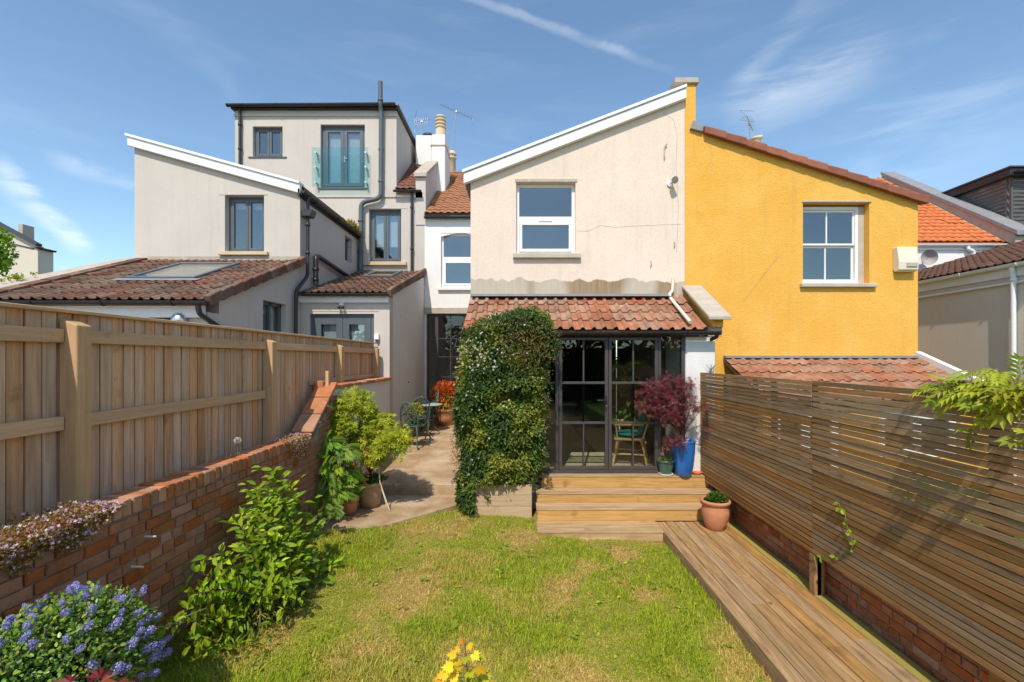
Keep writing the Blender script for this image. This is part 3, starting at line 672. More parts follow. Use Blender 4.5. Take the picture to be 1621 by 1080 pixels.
# slate-hung dormer house further right
sh = thing('slate_dormer', 'grey slate-hung dormer with black flat roof edge at far right', 'dormer', (15.5, 13.0, 0))
sx, sy0, sy1 = 13.95, 12.95, 15.6; sz0, sz1 = mz-.6, 2.38+5.15
core = M('dormer_core', (.10, .10, .10), (.13, .13, .13))
MB().box(sx+.03, 18, sy0+.03, sy1+1, 0, sz1).build('wall', core, sh)
for face in ('side', 'front'):
    o = Vector((sx, sy1, sz0)) if face == 'side' else Vector((sx, sy0, sz0))
    u = Vector((0,-1,0)) if face == 'side' else Vector((1,0,0)); Wd = sy1-sy0 if face == 'side' else 3.5
    tiled_roof(sh, o, u, (0,0,1), Wd, sz1-sz0, .22, .115, slate, 'flat', individual=False, under=core, name='slate_cladding', th=.008, stagger=True, jit=.5)
MB().box(sx-.14, 18.2, sy0-.16, sy1+1.2, sz1+.002, sz1+.20).build('roof_edge', black_plastic, sh, .01)
MB().box(sx-.19, 18.2, sy0-.21, sy1+1.2, sz1+.202, sz1+.25).build('roof', M('brown_felt', (.07,.045,.045), (.10,.065,.06)), sh, .006)
gutter(sh, (sx-.05, sy0-.22, sz1+.1), (18.2, sy0-.22, sz1+.1), (0,-1,0), .06)
# ================================================================ garden room (lean-to glazed extension)
DD = 7.06                                      # plane of the glazed doors
tz = EZ - 1.745                                # threshold
gr = thing('garden_room', 'glazed garden room with charcoal doors under a red tiled lean-to roof', 'garden room', (1.0, DD, .5))
gx0, gx1 = X(733, 6.95), 2.93
ra = math.atan2(.66, 1.10); rl = 1.25
ry0, rz0 = D0-.03-rl*math.cos(ra), Z(472, D0)-rl*math.sin(ra)
tiled_roof(gr, (gx0, ry0, rz0+.045), (1,0,0), (0, math.cos(ra), math.sin(ra)), gx1-gx0-.06, rl, .355, .305, clay_red, under=clay_brown, h=.045)
fl = MB(); n_ = Vector((0, -math.sin(ra), math.cos(ra))); v_ = Vector((0, math.cos(ra), math.sin(ra)))
t0 = Vector((gx0+.03, ry0, rz0+.045)) + v_*(rl-.14) + n_*.05; t1 = Vector((gx0+.03, D0-.004, Z(467.5, D0)+.005))
W_ = gx1-gx0-.32
fl.add([t0, t0+Vector((W_,0,0)), t1+Vector((W_,0,0)), t1, t0-n_*.01, t0+Vector((W_,0,0))-n_*.01, t1+Vector((W_,0,-.02)), t1+Vector((0,0,-.02))],
       [(0,1,2,3),(7,6,5,4),(0,4,5,1),(1,5,6,2),(2,6,7,3),(3,7,4,0)])
fl.build('lead_flashing', lead, gr)
zh = Z(531, DD)                                # underside of head
MB().box(gx0+.06, gx1-.02, DD-.06, DD+.10, zh+.004, rz0-.02).build('eaves_beam', dark_frame, gr, .004)
gutter(gr, (gx0-.02, ry0-.035, rz0-.01), (gx1+.10, ry0-.035, rz0-.01), (0,-1,0), .058)
MB().tube([(gx1+.07, ry0-.03, rz0-.02), (gx1+.07, ry0+.02, rz0-.09), (gx1+.02, DD-.06, rz0-.13)], .03, 10).build('gutter_outlet', black_plastic, gr)
# stone coping on the end wall and white end pier
pier_x0, pier_x1 = X(1084, DD), X(1131, DD)
MB().box(pier_x0, pier_x1, DD-.03, D0-.002, .4, rz0-.08).build('end_pier', M('flaking_whitewash', (.66,.64,.61), (.80,.79,.77), 2.5, 6, .9, .5, 50, spots=(.42,.40,.38), spot_scale=3.2, spot_amt=.6, bdist=.012), gr, .01)
MB().box(gx1-.02, gx1+.20, ry0+.12, D0-.004, rz0-.078, rz0+.06).build('end_wall_cap', cement, gr)
ca, cb = Vector((0, D0-.01, Z(452, D0))), Vector((0, 6.84, Z(501, 6.84)))
wq = MB(); wq.prism([(6.98, rz0+.062), (D0-.004, rz0+.062), (D0-.004, Z(456, D0)), (6.98, Z(499, 6.98)-.03)], 'x', 2.97, 3.13); wq.build('end_wall', yellow_render, gr)
for i in range(3):
    a, b = ca.lerp(cb, i/3), ca.lerp(cb, (i+1)/3-.006)
    m = MB(); x0, x1 = 2.86, 3.20; h = .055
    m.add([(x0,b.y,b.z-h),(x1,b.y,b.z-h),(x1,a.y,a.z-h),(x0,a.y,a.z-h),(x0,b.y,b.z),(x1,b.y,b.z),(x1,a.y,a.z),(x0,a.y,a.z)],
          [(0,3,2,1),(4,5,6,7),(0,1,5,4),(1,2,6,5),(2,3,7,6),(3,0,4,7)]); m.build('coping_slab', stone, gr, .008)
# glazed screen: frame posts, two doors, side light, fixed light
def zd(py): return Z(py, DD)
bot = tz-.01
posts = [(X(734,DD), .08), (X(800,DD), .06), (X(881.5,DD), .05), (X(963,DD)-.0, .0), (X(1043,DD), .045), (X(1080,DD), .05)]
fr = MB()
for x, w_ in posts:
    if w_: fr.box(x-w_/2, x+w_/2, DD-.045, DD+.045, bot+.032, zh-.027)
fr.box(X(730,DD), X(1083.5,DD), DD-.045, DD+.045, zh-.025, zh+.003); fr.box(X(730,DD), X(1083.5,DD), DD-.05, DD+.05, tz-.03, bot+.03)
frame = fr.build('door_frame', dark_frame, gr, .004)
def leaf(px0, px1, handle=None, label=None, name='door', st=.048):
    x0, x1 = X(px0, DD), X(px1, DD); z0, z1 = bot+.034, zh-.029
    d = ring(MB(), x0, x1, z0, z1, DD-.055, DD+.01, st, .05)
    zb = [zd(606), zd(669)]; xm = (x0+x1)/2
    for z in zb: d.box(x0+st, x1-st, DD-.052, DD+.008, z-.018, z+.018)
    zs = [z0+.05] + [c for z in zb for c in (z-.018, z+.018)] + [z1-st]
    for i in range(0, 6, 2): d.box(xm-.012, xm+.012, DD-.050, DD+.006, zs[i], zs[i+1])
    dr = d.build(name, dark_frame, gr, .003)
    for i in range(0, 6, 2):
        for a, b in ((x0+st-.004, xm-.010), (xm+.010, x1-st+.004)):
            MB().box(a, b, DD-.028, DD-.016, zs[i]-.003, zs[i+1]+.003).build('pane', pane_door, dr)
    if handle is not None:
        hx = X(handle, DD); hz = zd(636)
        MB().box(hx-.015, hx+.015, DD-.066, DD-.0555, hz-.13, hz+.10).build('handle_plate', black_plastic, dr, .003)
        MB().tube([(hx, DD-.066, hz+.03), (hx, DD-.10, hz+.03), (hx-.14, DD-.10, hz+.028)], .011, 8).build('handle', black_plastic, dr)
        MB().tube([(hx, DD-.075, hz-.06), (hx, DD-.0665, hz-.06)], .014, 10).build('lock', chrome, dr)
    return dr
leaf(884.6, 961.6, 958.5)
leaf(962.4, 1040.2)
def fixed(px0, px1):
    x0, x1 = X(px0, DD), X(px1, DD); z0, z1 = bot+.032, zh-.027; d = MB()
    zb = [zd(606), zd(669)]
    for z in zb: d.box(x0, x1, DD-.03, DD+.012, z-.018, z+.018)
    fx = d.build('side_light', dark_frame, gr, .003)
    zs = [z0] + [c for z in zb for c in (z-.016, z+.016)] + [z1]
    for i in range(0, 6, 2): MB().box(x0, x1, DD-.016, DD-.006, zs[i], zs[i+1]).build('pane', pane_door, fx)
fixed(1046.2, 1077.2); fixed(738.2, 796.8); fixed(803.2, 878.8)
# inside of the garden room
in_floor = M('oak_floor', (.50, .39, .27), (.62, .50, .36), 2, 6, .5, .1, 40, stretch=(8, .6, 1), spec=.4)
MB().box(-.80, 2.9, DD+.052, 12.2, tz-.10, tz).build('floor', in_floor, gr)
MB().box(-.84, -.76, DD+.046, D0-.004, .3, rz0).build('side_wall', white_render, gr)
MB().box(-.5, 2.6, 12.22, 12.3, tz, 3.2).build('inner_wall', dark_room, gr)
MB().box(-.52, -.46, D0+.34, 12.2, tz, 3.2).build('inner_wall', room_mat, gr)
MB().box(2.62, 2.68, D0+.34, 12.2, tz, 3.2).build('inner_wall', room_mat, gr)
MB().box(-.5, 2.65, D0+.34, 12.25, 3.202, 3.25).build('ceiling', room_mat, gr)
bench = thing('kitchen_unit', 'pale low unit standing inside behind the left glass door', 'cabinet', (.5, 9.6, tz))
MB().box(.02, 1.15, 9.3, 9.9, tz+.03, tz+.78).build('carcass', dark_room, bench, .004)
MB().box(0, 1.17, 9.27, 9.93, tz+.781, tz+.82).build('worktop', stone, bench, .004)
for x in (.05, 1.05):
    for y in (9.33, 9.82): MB().box(x, x+.06, y, y+.06, tz, tz+.029).build('foot', dark_room, bench)

# Windsor armchair inside
wood_chair = M('beech', (.62, .34, .13), (.74, .46, .20), 4, 6, .5, .1, 50, stretch=(3, 3, 1), spec=.4)
teal = M('teal_cloth', (.02, .26, .27), (.05, .34, .33), 8, 4, .9, .2, 90)
ac = thing('wooden_armchair', 'wooden spindle armchair with teal cushion just inside the right glass door', 'chair', (1.72, 7.75, tz))
def ch_part(mb, name, mat, bevel=0):
    # chair is modelled facing -x, then turned a little
    a = R(-18); c, s = math.cos(a), math.sin(a)
    mb.v = [((x*c - y*s)+1.86, (x*s + y*c)+7.58, z+tz+.001) for x, y, z in mb.v]
    return mb.build(name, mat, ac, bevel)
ch_part(MB().prism([(-.25,-.24),(.22,-.21),(.24,0),(.22,.21),(-.25,.24),(-.28,0)], 'z', .40, .44), 'seat', wood_chair, .012)
for sx_, sy_, tx, ty in ((-.2,-.19,-.27,-.24), (-.2,.19,-.27,.24), (.18,-.17,.27,-.22), (.18,.17,.27,.22)):
    ch_part(MB().tube([(sx_,sy_,.40), (tx,ty,0)], [.022,.015], 8), 'leg', wood_chair)
for y in (-.21, .21): ch_part(MB().tube([(-.235,y,.18), (.225,y*.93,.18)], .012, 7), 'stretcher', wood_chair)
for y in (-.25, .25):
    ch_part(MB().tube([(-.24,y,.66), (-.05,y*1.05,.665), (.22,y,.68)], [.026,.02,.02], 8), 'armrest', wood_chair)
    ch_part(MB().tube([(-.20,y*.9,.44), (-.22,y,.655)], .014, 7), 'arm_post', wood_chair)
for i in range(7):
    y = -.19+i*.38/6; ch_part(MB().tube([(.2,y*.85,.44), (.36,y,.93)], .009, 6), 'spindle', wood_chair)
ch_part(MB().tube([(.34,-.23,.90), (.375,-.12,.955), (.385,0,.965), (.375,.12,.955), (.34,.23,.90)], .026, 8), 'top_rail', wood_chair)
for y in (-.235, .235): ch_part(MB().tube([(.2,y*.9,.44), (.345,y,.92)], .016, 7), 'back_post', wood_chair)
ch_part(MB().ball((-.03, 0, .495), .24, .22, .055, 12), 'cushion', teal)
ch_part(MB().ball((.19, 0, .68), .075, .19, .19, 12), 'back_cushion', teal)

# ================================================================ white house behind the side return
wh = thing('white_house', 'white rendered rear wall with red tiled roof between the grey and cream houses', 'house', (-1.6, D2, 0))
hx0, hx1 = -2.648, -.60
hz = Z(345, D2)
ww = (X(698,D2), X(760,D2), Z(455,D2), Z(369,D2)); dw = (X(675,D2), X(790,D2), .80, Z(497,D2))
m = wall_mesh(MB(), hx0, .9, .2, [(hx0, hz), (.9, hz)], D2, .3, [ww, dw]); m.build('wall', white_render, wh)
yw = D2+.10
w = ring(MB(), ww[0], ww[1], ww[2], ww[3], yw, yw+.07, .06).build('window', white_upvc, wh, .004)
zm = Z(409, D2)
MB().box(ww[0]+.061, ww[1]-.061, yw-.01, yw+.06, zm-.055, zm+.055).build('transom', white_upvc, w, .004)
ring(MB(), ww[0]+.062, ww[1]-.062, ww[2]+.062, zm-.057, yw-.02, yw+.04, .06).build('sash', white_upvc, w, .004)
for a, b in ((ww[2]+.115, zm-.11), (zm+.05, ww[3]-.055)): MB().box(ww[0]+.05, ww[1]-.05, yw+.012, yw+.022, a, b).build('pane', pane_sky, w)
MB().box(ww[0]-.08, ww[1]+.08, D2-.08, D2+.098, ww[2]-.09, ww[2]-.002).build('sill', white_render, w, .008)
ar = MB(); hump = [(ww[0]+(ww[1]-ww[0])*i/10, ww[3]-.10+.095*math.sin(math.pi*i/10)) for i in range(11)]
ar.prism([(ww[0]-.01, ww[3]+.01)] + hump + [(ww[1]+.01, ww[3]+.01)], 'y', D2+.01, D2+.09); ar.build('arch_head', white_render, w)
room(w, ww[0]+.03, ww[1]-.03, ww[2]+.03, ww[3]-.03, D2+.31, 1.2)
# steel-framed glass door under a timber head
MB().box(hx0+.02, .9, D2-.05, D2-.003, dw[3]+.002, dw[3]+.17).build('door_head', stone, wh, .006)
MB().box(X(757,D2), .9, D2-.09, D2-.052, dw[3]-.02, dw[3]+.09).build('vent_hood', lead, wh, .006)
fr = ring(MB(), dw[0], dw[1], dw[2], dw[3], D2+.03, D2+.09, .055)
for px in (691, 735): fr.box(X(px,D2)-.045, X(px,D2)+.045, D2+.028, D2+.092, dw[2]+.056, dw[3]-.056)
for px in (713,): fr.box(X(px,D2)-.012, X(px,D2)+.012, D2+.045, D2+.075, dw[2]+.056, dw[3]-.056)
gd = fr.build('glass_door', dark_frame, wh, .003)
for py in (536, 565, 597):
    for a, b in ((675+3.2, 688.3), (693.7, 712.2), (713.8, 732.3)): MB().box(X(a,D2), X(b,D2), D2+.047, D2+.073, Z(py,D2)-.011, Z(py,D2)+.011).build('glazing_bar', dark_frame, gd)
for a, b in ((678, 688.5), (693.5, 712.4), (713.6, 732.5), (737.5, 787)): MB().box(X(a,D2), X(b,D2), D2+.055, D2+.065, dw[2]+.05, dw[3]-.05).build('pane', pane_door, gd)
room(gd, dw[0]+.03, dw[1]-.03, dw[2]+.03, dw[3]-.03, D2+.31, 2.4, room_mat)
# roof
wa = math.atan2(2.75, 4.0)
tiled_roof(wh, (hx0+.02, D2-.16, hz+.12), (1,0,0), (0, math.cos(wa), math.sin(wa)), 3.4, 5.0, .20, .24, clay_mossy, 'pan', individual=False, under=clay_brown)
MB().box(hx0+.03, .9, D2-.03, D2-.003, hz-.10, hz+.02).build('eaves_board', white_upvc, wh)
gutter(wh, (hx0+.02, D2-.12, hz+.0), (.9, D2-.12, hz+.0), (0,-1,0), .06)
# party parapet with sloping stone coping, white chimney stack
MB().prism([(D2-.02, hz-.2), (16, hz-.2), (16, EZ+7.1), (14.3, EZ+6.05), (D2-.02, EZ+5.08)], 'x', X(657,D2)+.02, X(674,D2)).build('party_wall', grey_render, wh)
MB().prism([(D2-.10, EZ+5.03), (14.35, EZ+6.10), (14.35, EZ+6.22), (D2-.10, EZ+5.15)], 'x', X(656,D2), X(675,D2)+.03).build('party_coping', stone, wh, .01)
cst = MB(); cd_ = 14.4
cst.box(X(658,cd_), X(683,cd_), cd_, cd_+.9, 6, Z(214,cd_)).box(X(683.3,cd_), X(705,cd_), cd_-.05, cd_+.95, 5.6, Z(213,cd_)-.02)
chim = cst.build('chimney', white_render, wh, .02)
MB().box(X(682,cd_), X(706,cd_), cd_-.07, cd_+.97, Z(232,cd_), Z(231,cd_)+.01).build('chimney_band', stone, chim)
cpx = X(694,cd_); prof = [(.17,0),(.165,.35),(.15,.38),(.15,.40)]
for k in range(3): prof += [(.18,.41+k*.11),(.175,.46+k*.11),(.13,.47+k*.11),(.13,.51+k*.11)]
prof += [(.17,.74),(.14,.80),(.05,.83),(0.001,.83)]
potmat = M('buff_chimney_pot', (.60,.44,.28), (.70,.56,.40), 5, 5, .85, .2, 60)
MB().lathe(prof, (cpx, cd_+.4, Z(213,cd_)-.02), 16).build('chimney_pot', potmat, chim)
MB().lathe([(.08,0),(.08,.10),(.17,.10),(.19,.16),(.17,.20),(.05,.23),(.001,.23)], (X(674,cd_), cd_+.4, Z(214,cd_)), 16).build('flue_cowl', black_plastic, chim)
MB().lathe([(.15,-.5),(.15,.35),(.18,.37),(.18,.42),(.13,.44),(.13,.5),(.18,.52),(.17,.57),(.13,.59),(.12,.66),(.001,.68)], (X(715,17), 17.0, Z(268,17)), 16).build('chimney_pot', potmat, chim)
def yagi(name, label, base, top, boom_dir, length, n, el, tilt=.0):
    t = thing(name, label, 'aerial', base); base, top = Vector(base), Vector(top); bd = Vector(boom_dir).normalized()
    MB().tube([base, top], .016, 8).build('mast', galv, t)
    a, b = top - bd*length*.5, top + bd*length*.5; a.z += .03; b.z += .03
    MB().tube([a, b], .010, 6).build('boom', galv, t)
    MB().box(top.x-.03, top.x+.03, top.y-.03, top.y+.03, top.z-.02, top.z+.06).build('clamp', galv, t)
    side = bd.cross(Vector((0,0,1))).normalized().lerp(Vector((0,0,1)), tilt).normalized()
    for i in range(n):
        c = a.lerp(b, (i+.5)/n); MB().tube([c - side*el*(.7+.3*i/n), c + side*el*(.7+.3*i/n)], .0055, 5).build('element', galv, t)
    c = b; 
    for s in (-1, 1): MB().tube([c, c + side*el*1.3 + Vector((0,0,s*.16)), c - side*el*1.3 + Vector((0,0,s*.16))], .006, 5).build('reflector', galv, t)
    return t
yagi('tv_aerial', 'long television aerial on a tall pale leaning mast above the white house', (X(715,17), 16.9, Z(248,17)), (X(723,17), 16.9, Z(180,17)), (.9,.35,-.22), 1.25, 14, .10, .7)
yagi('tv_aerial', 'television aerial on a short dark mast left of the white chimney stack', (X(664,cd_), cd_+.35, Z(213.5,cd_)), (X(664,cd_), cd_+.35, Z(184,cd_)), (-.85,.45,.14), .55, 6, .17, .8)
yagi('tv_aerial', 'television aerial rising over the yellow gable verge', (X(1187,15), 15, Z(240,15)), (X(1187,15), 15, Z(197,15)), (-.5,-.5,.35), .65, 7, .19, .3)
cs = thing('chimney_stack', 'small chimney with one buff pot peeping over the yellow gable', 'chimney', (X(1203,15), 15.2, 4.5))
MB().box(X(1190,15), X(1216,15), 15.0, 15.5, 4.5, Z(231,15)).build('stack', stone, cs)
MB().lathe([(.16,0),(.14,.30),(.17,.32),(.17,.37),(.12,.39),(.001,.39)], (X(1203,15), 15.25, Z(231,15)), 14).build('chimney_pot', potmat, cs)
MB().tube([(X(1197,15),15.2,Z(214,15)), (X(1211,15),15.2,Z(212,15))], .06, 8).build('pot_cap', potmat, cs)

# ================================================================ grey neighbour house
D1 = 9.3; nx = X(475, D1); nl = X(213, D1)     # wing right and left edges
nh = thing('grey_house', 'pale grey rendered house with rooftop dormer, gabled wing and grey windows', 'house', (-5.2, D1, 0))
ntop = [(nl, Z(232,D1)), (nx, Z(302,D1))]
nw = (X(356,D1), X(418,D1), Z(399,D1), Z(309,D1)); ez1 = EZ+3.38
m = wall_mesh(MB(), nl, nx, .3, ntop, D1, .3, [nw]); m.build('wing_wall', grey_render, nh)
sw_ = (11.70, 12.2, Z(414, 11.9), Z(375, 11.9))
m = side_wall_mesh(MB(), D1+.302, D2+.3, .3, [(D1+.302, ez1-.08), (D2+.3, ez1-.08)], nx-.3, .299, [sw_]); m.build('wing_side_wall', grey_render, nh)
fa = MB(); q0, q1 = (X(208,D1), Z(224,D1)), (X(478,D1), Z(299,D1))
fa.prism([(q0[0], q0[1]-.12), (q1[0], q1[1]-.12), (q1[0], q1[1]+.06), (q0[0], q0[1]+.06)], 'y', D1-.10, D1-.01); fb_ = fa.build('bargeboard', white_upvc, nh, .004)
MB().prism([(q0[0]-.03, q0[1]+.062), (q1[0], q1[1]+.062), (q1[0], q1[1]+.115), (q0[0]-.03, q0[1]+.115)], 'y', D1-.13, D1+.1).build('edge_trim', white_upvc, fb_, .004)
MB().prism([(q0[0], q0[1]-.04), (nx+.03, q1[1]-.02), (nx+.03, q1[1]+.08), (q0[0], q0[1]+.06)], 'y', D1+.11, D2+.2).build('roof', clay_brown, nh)
casement(nh, nw[0], nw[1], nw[2], nw[3], D1+.14, grey_frame, 2, .05, .055, blind=.12, sill=(sandstone_sill, .10, .22, .075))
MB().box(nw[0]-.12, nw[1]+.07, D1-.008, D1+.002, nw[3]+.004, nw[3]+.03).build('lintel_line', grey_render, nh)
# side window (faces +x): frame and pane
sdm = MB(); a, b, za, zb = sw_
for (p, q) in (((nx-.16,a+.03,za),(nx-.16,a+.03,zb)), ((nx-.16,b-.03,za),(nx-.16,b-.03,zb)), ((nx-.16,a,za+.03),(nx-.16,b,za+.03)), ((nx-.16,a,zb-.03),(nx-.16,b,zb-.03))): sdm.beam(p, q, .055, .06, (1,0,0))
sdw = sdm.build('window', grey_frame, nh)
MB().box(nx-.175, nx-.165, a+.04, b-.04, za+.04, zb-.04).build('pane', pane_sky, sdw)
MB().box(nx-.46, nx-.301, a-.05, b+.05, za-.05, zb+.05).build('room_lining', dark_room, sdw)
gutter(nh, (nx+.11, D1-.12, ez1+.0), (nx+.11, D2-.05, ez1+.0), (1,0,0), .055)
MB().box(nx+.001, nx+.035, D1-.1, D2-.06, ez1-.10, ez1+.05).build('fascia', black_plastic, nh)
# hopper and pipes on the wing's corner
hxp, hyp = nx+.10, D1+.12
pipe(nh, [(nx+.11, hyp, ez1-.05), (hxp, hyp, ez1-.36)], .034, black_plastic, 'downpipe')
MB().prism([(hxp-.10, ez1-.47), (hxp+.10, ez1-.47), (hxp+.15, ez1-.33), (hxp-.08, ez1-.33)], 'y', hyp-.10, hyp+.10).build('hopper', black_plastic, nh, .01)
zj = Z(455, D1)
pipe(nh, elbow([(hxp, hyp, ez1-.47), (hxp, hyp, zj+.25), (hxp-.02, hyp-.45, zj-.12), (hxp-.02, hyp-.50, .4)], .1), .036, black_plastic, 'downpipe', [(hxp, hyp, ez1-.62), (hxp, hyp, ez1-1.2)])
sz_ = Z(403, D1+.4)
pipe(nh, elbow([(nx+.10, D2-.5, sz_-.16), (nx+.10, D1+.75, sz_), (nx+.10, D1+.50, sz_), (nx+.10, D1+.50, Z(452, D1+.5))], .16, 5), .052, black_plastic, 'soil_pipe', [(nx+.10, D1+.50, sz_-.30), (nx+.10, D1+.50, sz_-.52)])
# main rear wall with dormer above
gx0_, gx1_ = -7.94, -2.652
mw = (X(584,D2), X(635,D2), Z(415,D2), Z(331,D2)); dz = Z(313, D2)
m = wall_mesh(MB(), gx0_, gx1_, .3, [(gx0_, dz), (gx1_, dz)], D2, .3, [mw]); m.build('rear_wall', grey_render, nh)
casement(nh, *mw, D2+.13, grey_frame, 2, .055, .07, blind=.72, sill=(sandstone_sill, .16, .22, .10))
MB().box(mw[0]-.16, mw[1]+.16, D2-.008, D2+.002, mw[3]+.01, mw[3]+.05).build('lintel_line', grey_render, nh)
dx0, dx1, dt = X(373,D2), X(628,D2), Z(172,D2)
d1 = (X(401,D2), X(448,D2), Z(249,D2), Z(201,D2)); d2_ = (X(508,D2), X(578,D2), Z(298,D2), Z(198,D2))
m = wall_mesh(MB(), dx0, dx1, dz+.002, [(dx0, dt), (dx1, dt)], D2-.025, .32, [d1, d2_])
m.box(dx1-.3, dx1-.001, D2+.30, 15.6, dz+.002, dt-.001); dorm = m.build('dormer_wall', grey_render, nh)
MB().box(dx0-.02, dx1+.02, D2-.055, D2-.027, dt-.24, dt-.16).build('string_course', grey_render, nh)
MB().box(dx0-.10, dx1+.09, D2-.18, 15.7, dt+.002, dt+.05).build('dormer_roof', lead, nh)
MB().box(dx0-.06, dx1+.05, D2-.13, 15.65, dt-.07, dt+.001).build('dormer_fascia', black_plastic, nh)
gutter(nh, (dx0-.12, D2-.20, dt+.0), (dx1+.02, D2-.20, dt+.03), (0,-1,0), .065)
casement(nh, *d1, D2+.08, grey_frame, 2, .06, .06, sill=(grey_frame, .12, .13, .04))
casement(nh, *d2_, D2+.08, grey_frame, 2, .08, .09, blind=.97, handle=True, sill=(grey_frame, .06, .13, .05))
bal = (X(498,D2), X(586,D2), Z(299,D2), Z(238,D2))
gb = MB().box(bal[0], bal[1], D2-.175, D2-.160, bal[2], bal[3]).build('balustrade_glass', pane_clear, nh)
for x in (bal[0]+.10, bal[1]-.07):
    for z in (bal[2]+.12, (bal[2]+bal[3])/2, bal[3]-.14): MB().tube([(x, D2-.19, z), (x, D2-.026, z)], .03, 12).build('stand_off', chrome, gb)
pipe(nh, [(X(383,D2), D2-.09, dt-.06), (X(383,D2), D2-.09, Z(310,D2))], .038, black_plastic, 'downpipe', [(X(383,D2), D2-.09, Z(z_,D2)) for z_ in (200, 238)])
pipe(nh, elbow([(X(606,D2), D2-.22, Z(137,D2)), (X(606,D2), D2-.22, Z(172,D2)), (X(606,D2), D2-.15, Z(180,D2)), (X(605,D2), D2-.12, Z(316,D2)), (X(574,D2), D2-.12, Z(323,D2)), (X(573,D2), D2-.12, Z(436,D2))], .16, 5), .062, grey_frame, 'soil_pipe', [(X(606,D2), D2-.22, Z(166,D2)), (X(605.3,D2), D2-.125, Z(240,D2)), (X(605,D2), D2-.12, Z(290,D2)), (X(573,D2), D2-.12, Z(352,D2)), (X(573,D2), D2-.12, Z(400,D2))])
pipe(nh, [(X(653,D2), D2-.08, Z(306,D2)), (X(653,D2), D2-.08, Z(432,D2))], .036, black_plastic, 'downpipe', [(X(653,D2), D2-.08, Z(z_,D2)) for z_ in (330, 395)])
er = Z(303, D2)
MB().box(dx1+.002, X(669,D2), D2-.02, D2+.3, dz-.01, er-.03).build('eaves_board', grey_render, nh)
tiled_roof(nh, (dx1-.02, D2-.16, er+.05), (1,0,0), (0, math.cos(R(38)), math.sin(R(38))), X(658,D2)-dx1+.02, 3.2, .17, .24, clay_brown, 'pan', individual=False, name='main_roof')
gutter(nh, (dx1-.05, D2-.16, er-.03), (X(669,D2), D2-.16, er-.03), (0,-1,0), .05)
# left lean-to (brown tiles, roof light) and its side wall
ln = thing('lean_to', 'grey house lean-to with wide brown tiled roof and roof light behind the board fence', 'lean-to', (-6.2, 6.5, 0))
le_y, le_z = 6.42, EZ+.80; lt_z = Z(414, D1); lL = math.hypot(D1-le_y, lt_z-le_z); la = math.atan2(lt_z-le_z, D1-le_y)
lv = Vector((0, math.cos(la), math.sin(la))); ln_ = Vector((0, -math.sin(la), math.cos(la)))
sk = (1.25, 2.25, 1.25, 2.55)                  # roof light, along the eave and up the slope
tiled_roof(ln, (nl+.1, le_y, le_z+.06), (1,0,0), lv, nx-nl-.02, lL, .30, .30, clay_brown, skip=lambda a, b: sk[0] < a < sk[1] and sk[2] < b < sk[3])
rf0 = Vector((nl+.1, le_y, le_z+.06))
def on_roof(org, v, n, a0, a1, b0, b1, h0, h1):
    P = [org + Vector((1,0,0))*a + v*b + n*h for h in (h0, h1) for a, b in ((a0,b0),(a1,b0),(a1,b1),(a0,b1))]
    return MB().add(P, [(0,3,2,1),(4,5,6,7),(0,1,5,4),(1,2,6,5),(2,3,7,6),(3,0,4,7)])
def roof_light(parent, org, v, n, a0, a1, b0, b1):
    f = MB()
    for q in ((a0,a1,b0,b0+.07), (a0,a1,b1-.09,b1), (a0,a0+.07,b0+.071,b1-.091), (a1-.07,a1,b0+.071,b1-.091)):
        t = on_roof(org, v, n, *q, -.055, .030); f.add(t.v, t.f)
    o = f.build('roof_light', grey_frame, parent, .006)
    on_roof(org, v, n, a0+.06, a1-.06, b0+.06, b1-.08, .005, .015).build('pane', pane_sky, o)
    on_roof(org, v, n, a0+.06, a1-.06, b0+.06, b1-.08, -.05, -.04).build('blind', M('buff_blind', (.55,.46,.30), (.6,.51,.35)), o)
    return o
roof_light(ln, rf0, lv, ln_, sk[0]-.02, sk[1]+.14, sk[2]-.05, sk[3]+.0)
on_roof(rf0, lv, ln_, sk[0]-.15, sk[1]+.25, sk[2]-.18, sk[2]-.06, .002, .010).build('lead_apron', lead, ln)
for i in range(11):                            # verge tiles
    a = rf0 + Vector((nx-nl-.03,0,0)) + lv*(i*lL/11) ; b = a + lv*(lL/11*1.04)
    MB().beam(a - ln_*.05, b - ln_*.028, .10, .15).build('verge_tile', clay_brown, ln, .012)
gutter(ln, (nl-.4, le_y-.05, le_z-.0), (nx+.12, le_y-.05, le_z-.0), (0,-1,0), .058)
MB().box(nl, nx-.02, le_y+.06, le_y+.11, le_z-.22, le_z-.05).build('fascia', white_upvc, ln)
fy = le_y+.12; fwz = le_z-.14
lw = (X(145,fy), X(270,fy), .5, Z(488,fy))
m = wall_mesh(MB(), nl, nx, .3, [(nl, fwz), (nx, fwz)], fy, .25, [lw]); m.build('front_wall', grey_render, ln)
casement(ln, *lw, fy+.07, grey_frame, 2, .06, .08, rm=dark_room)
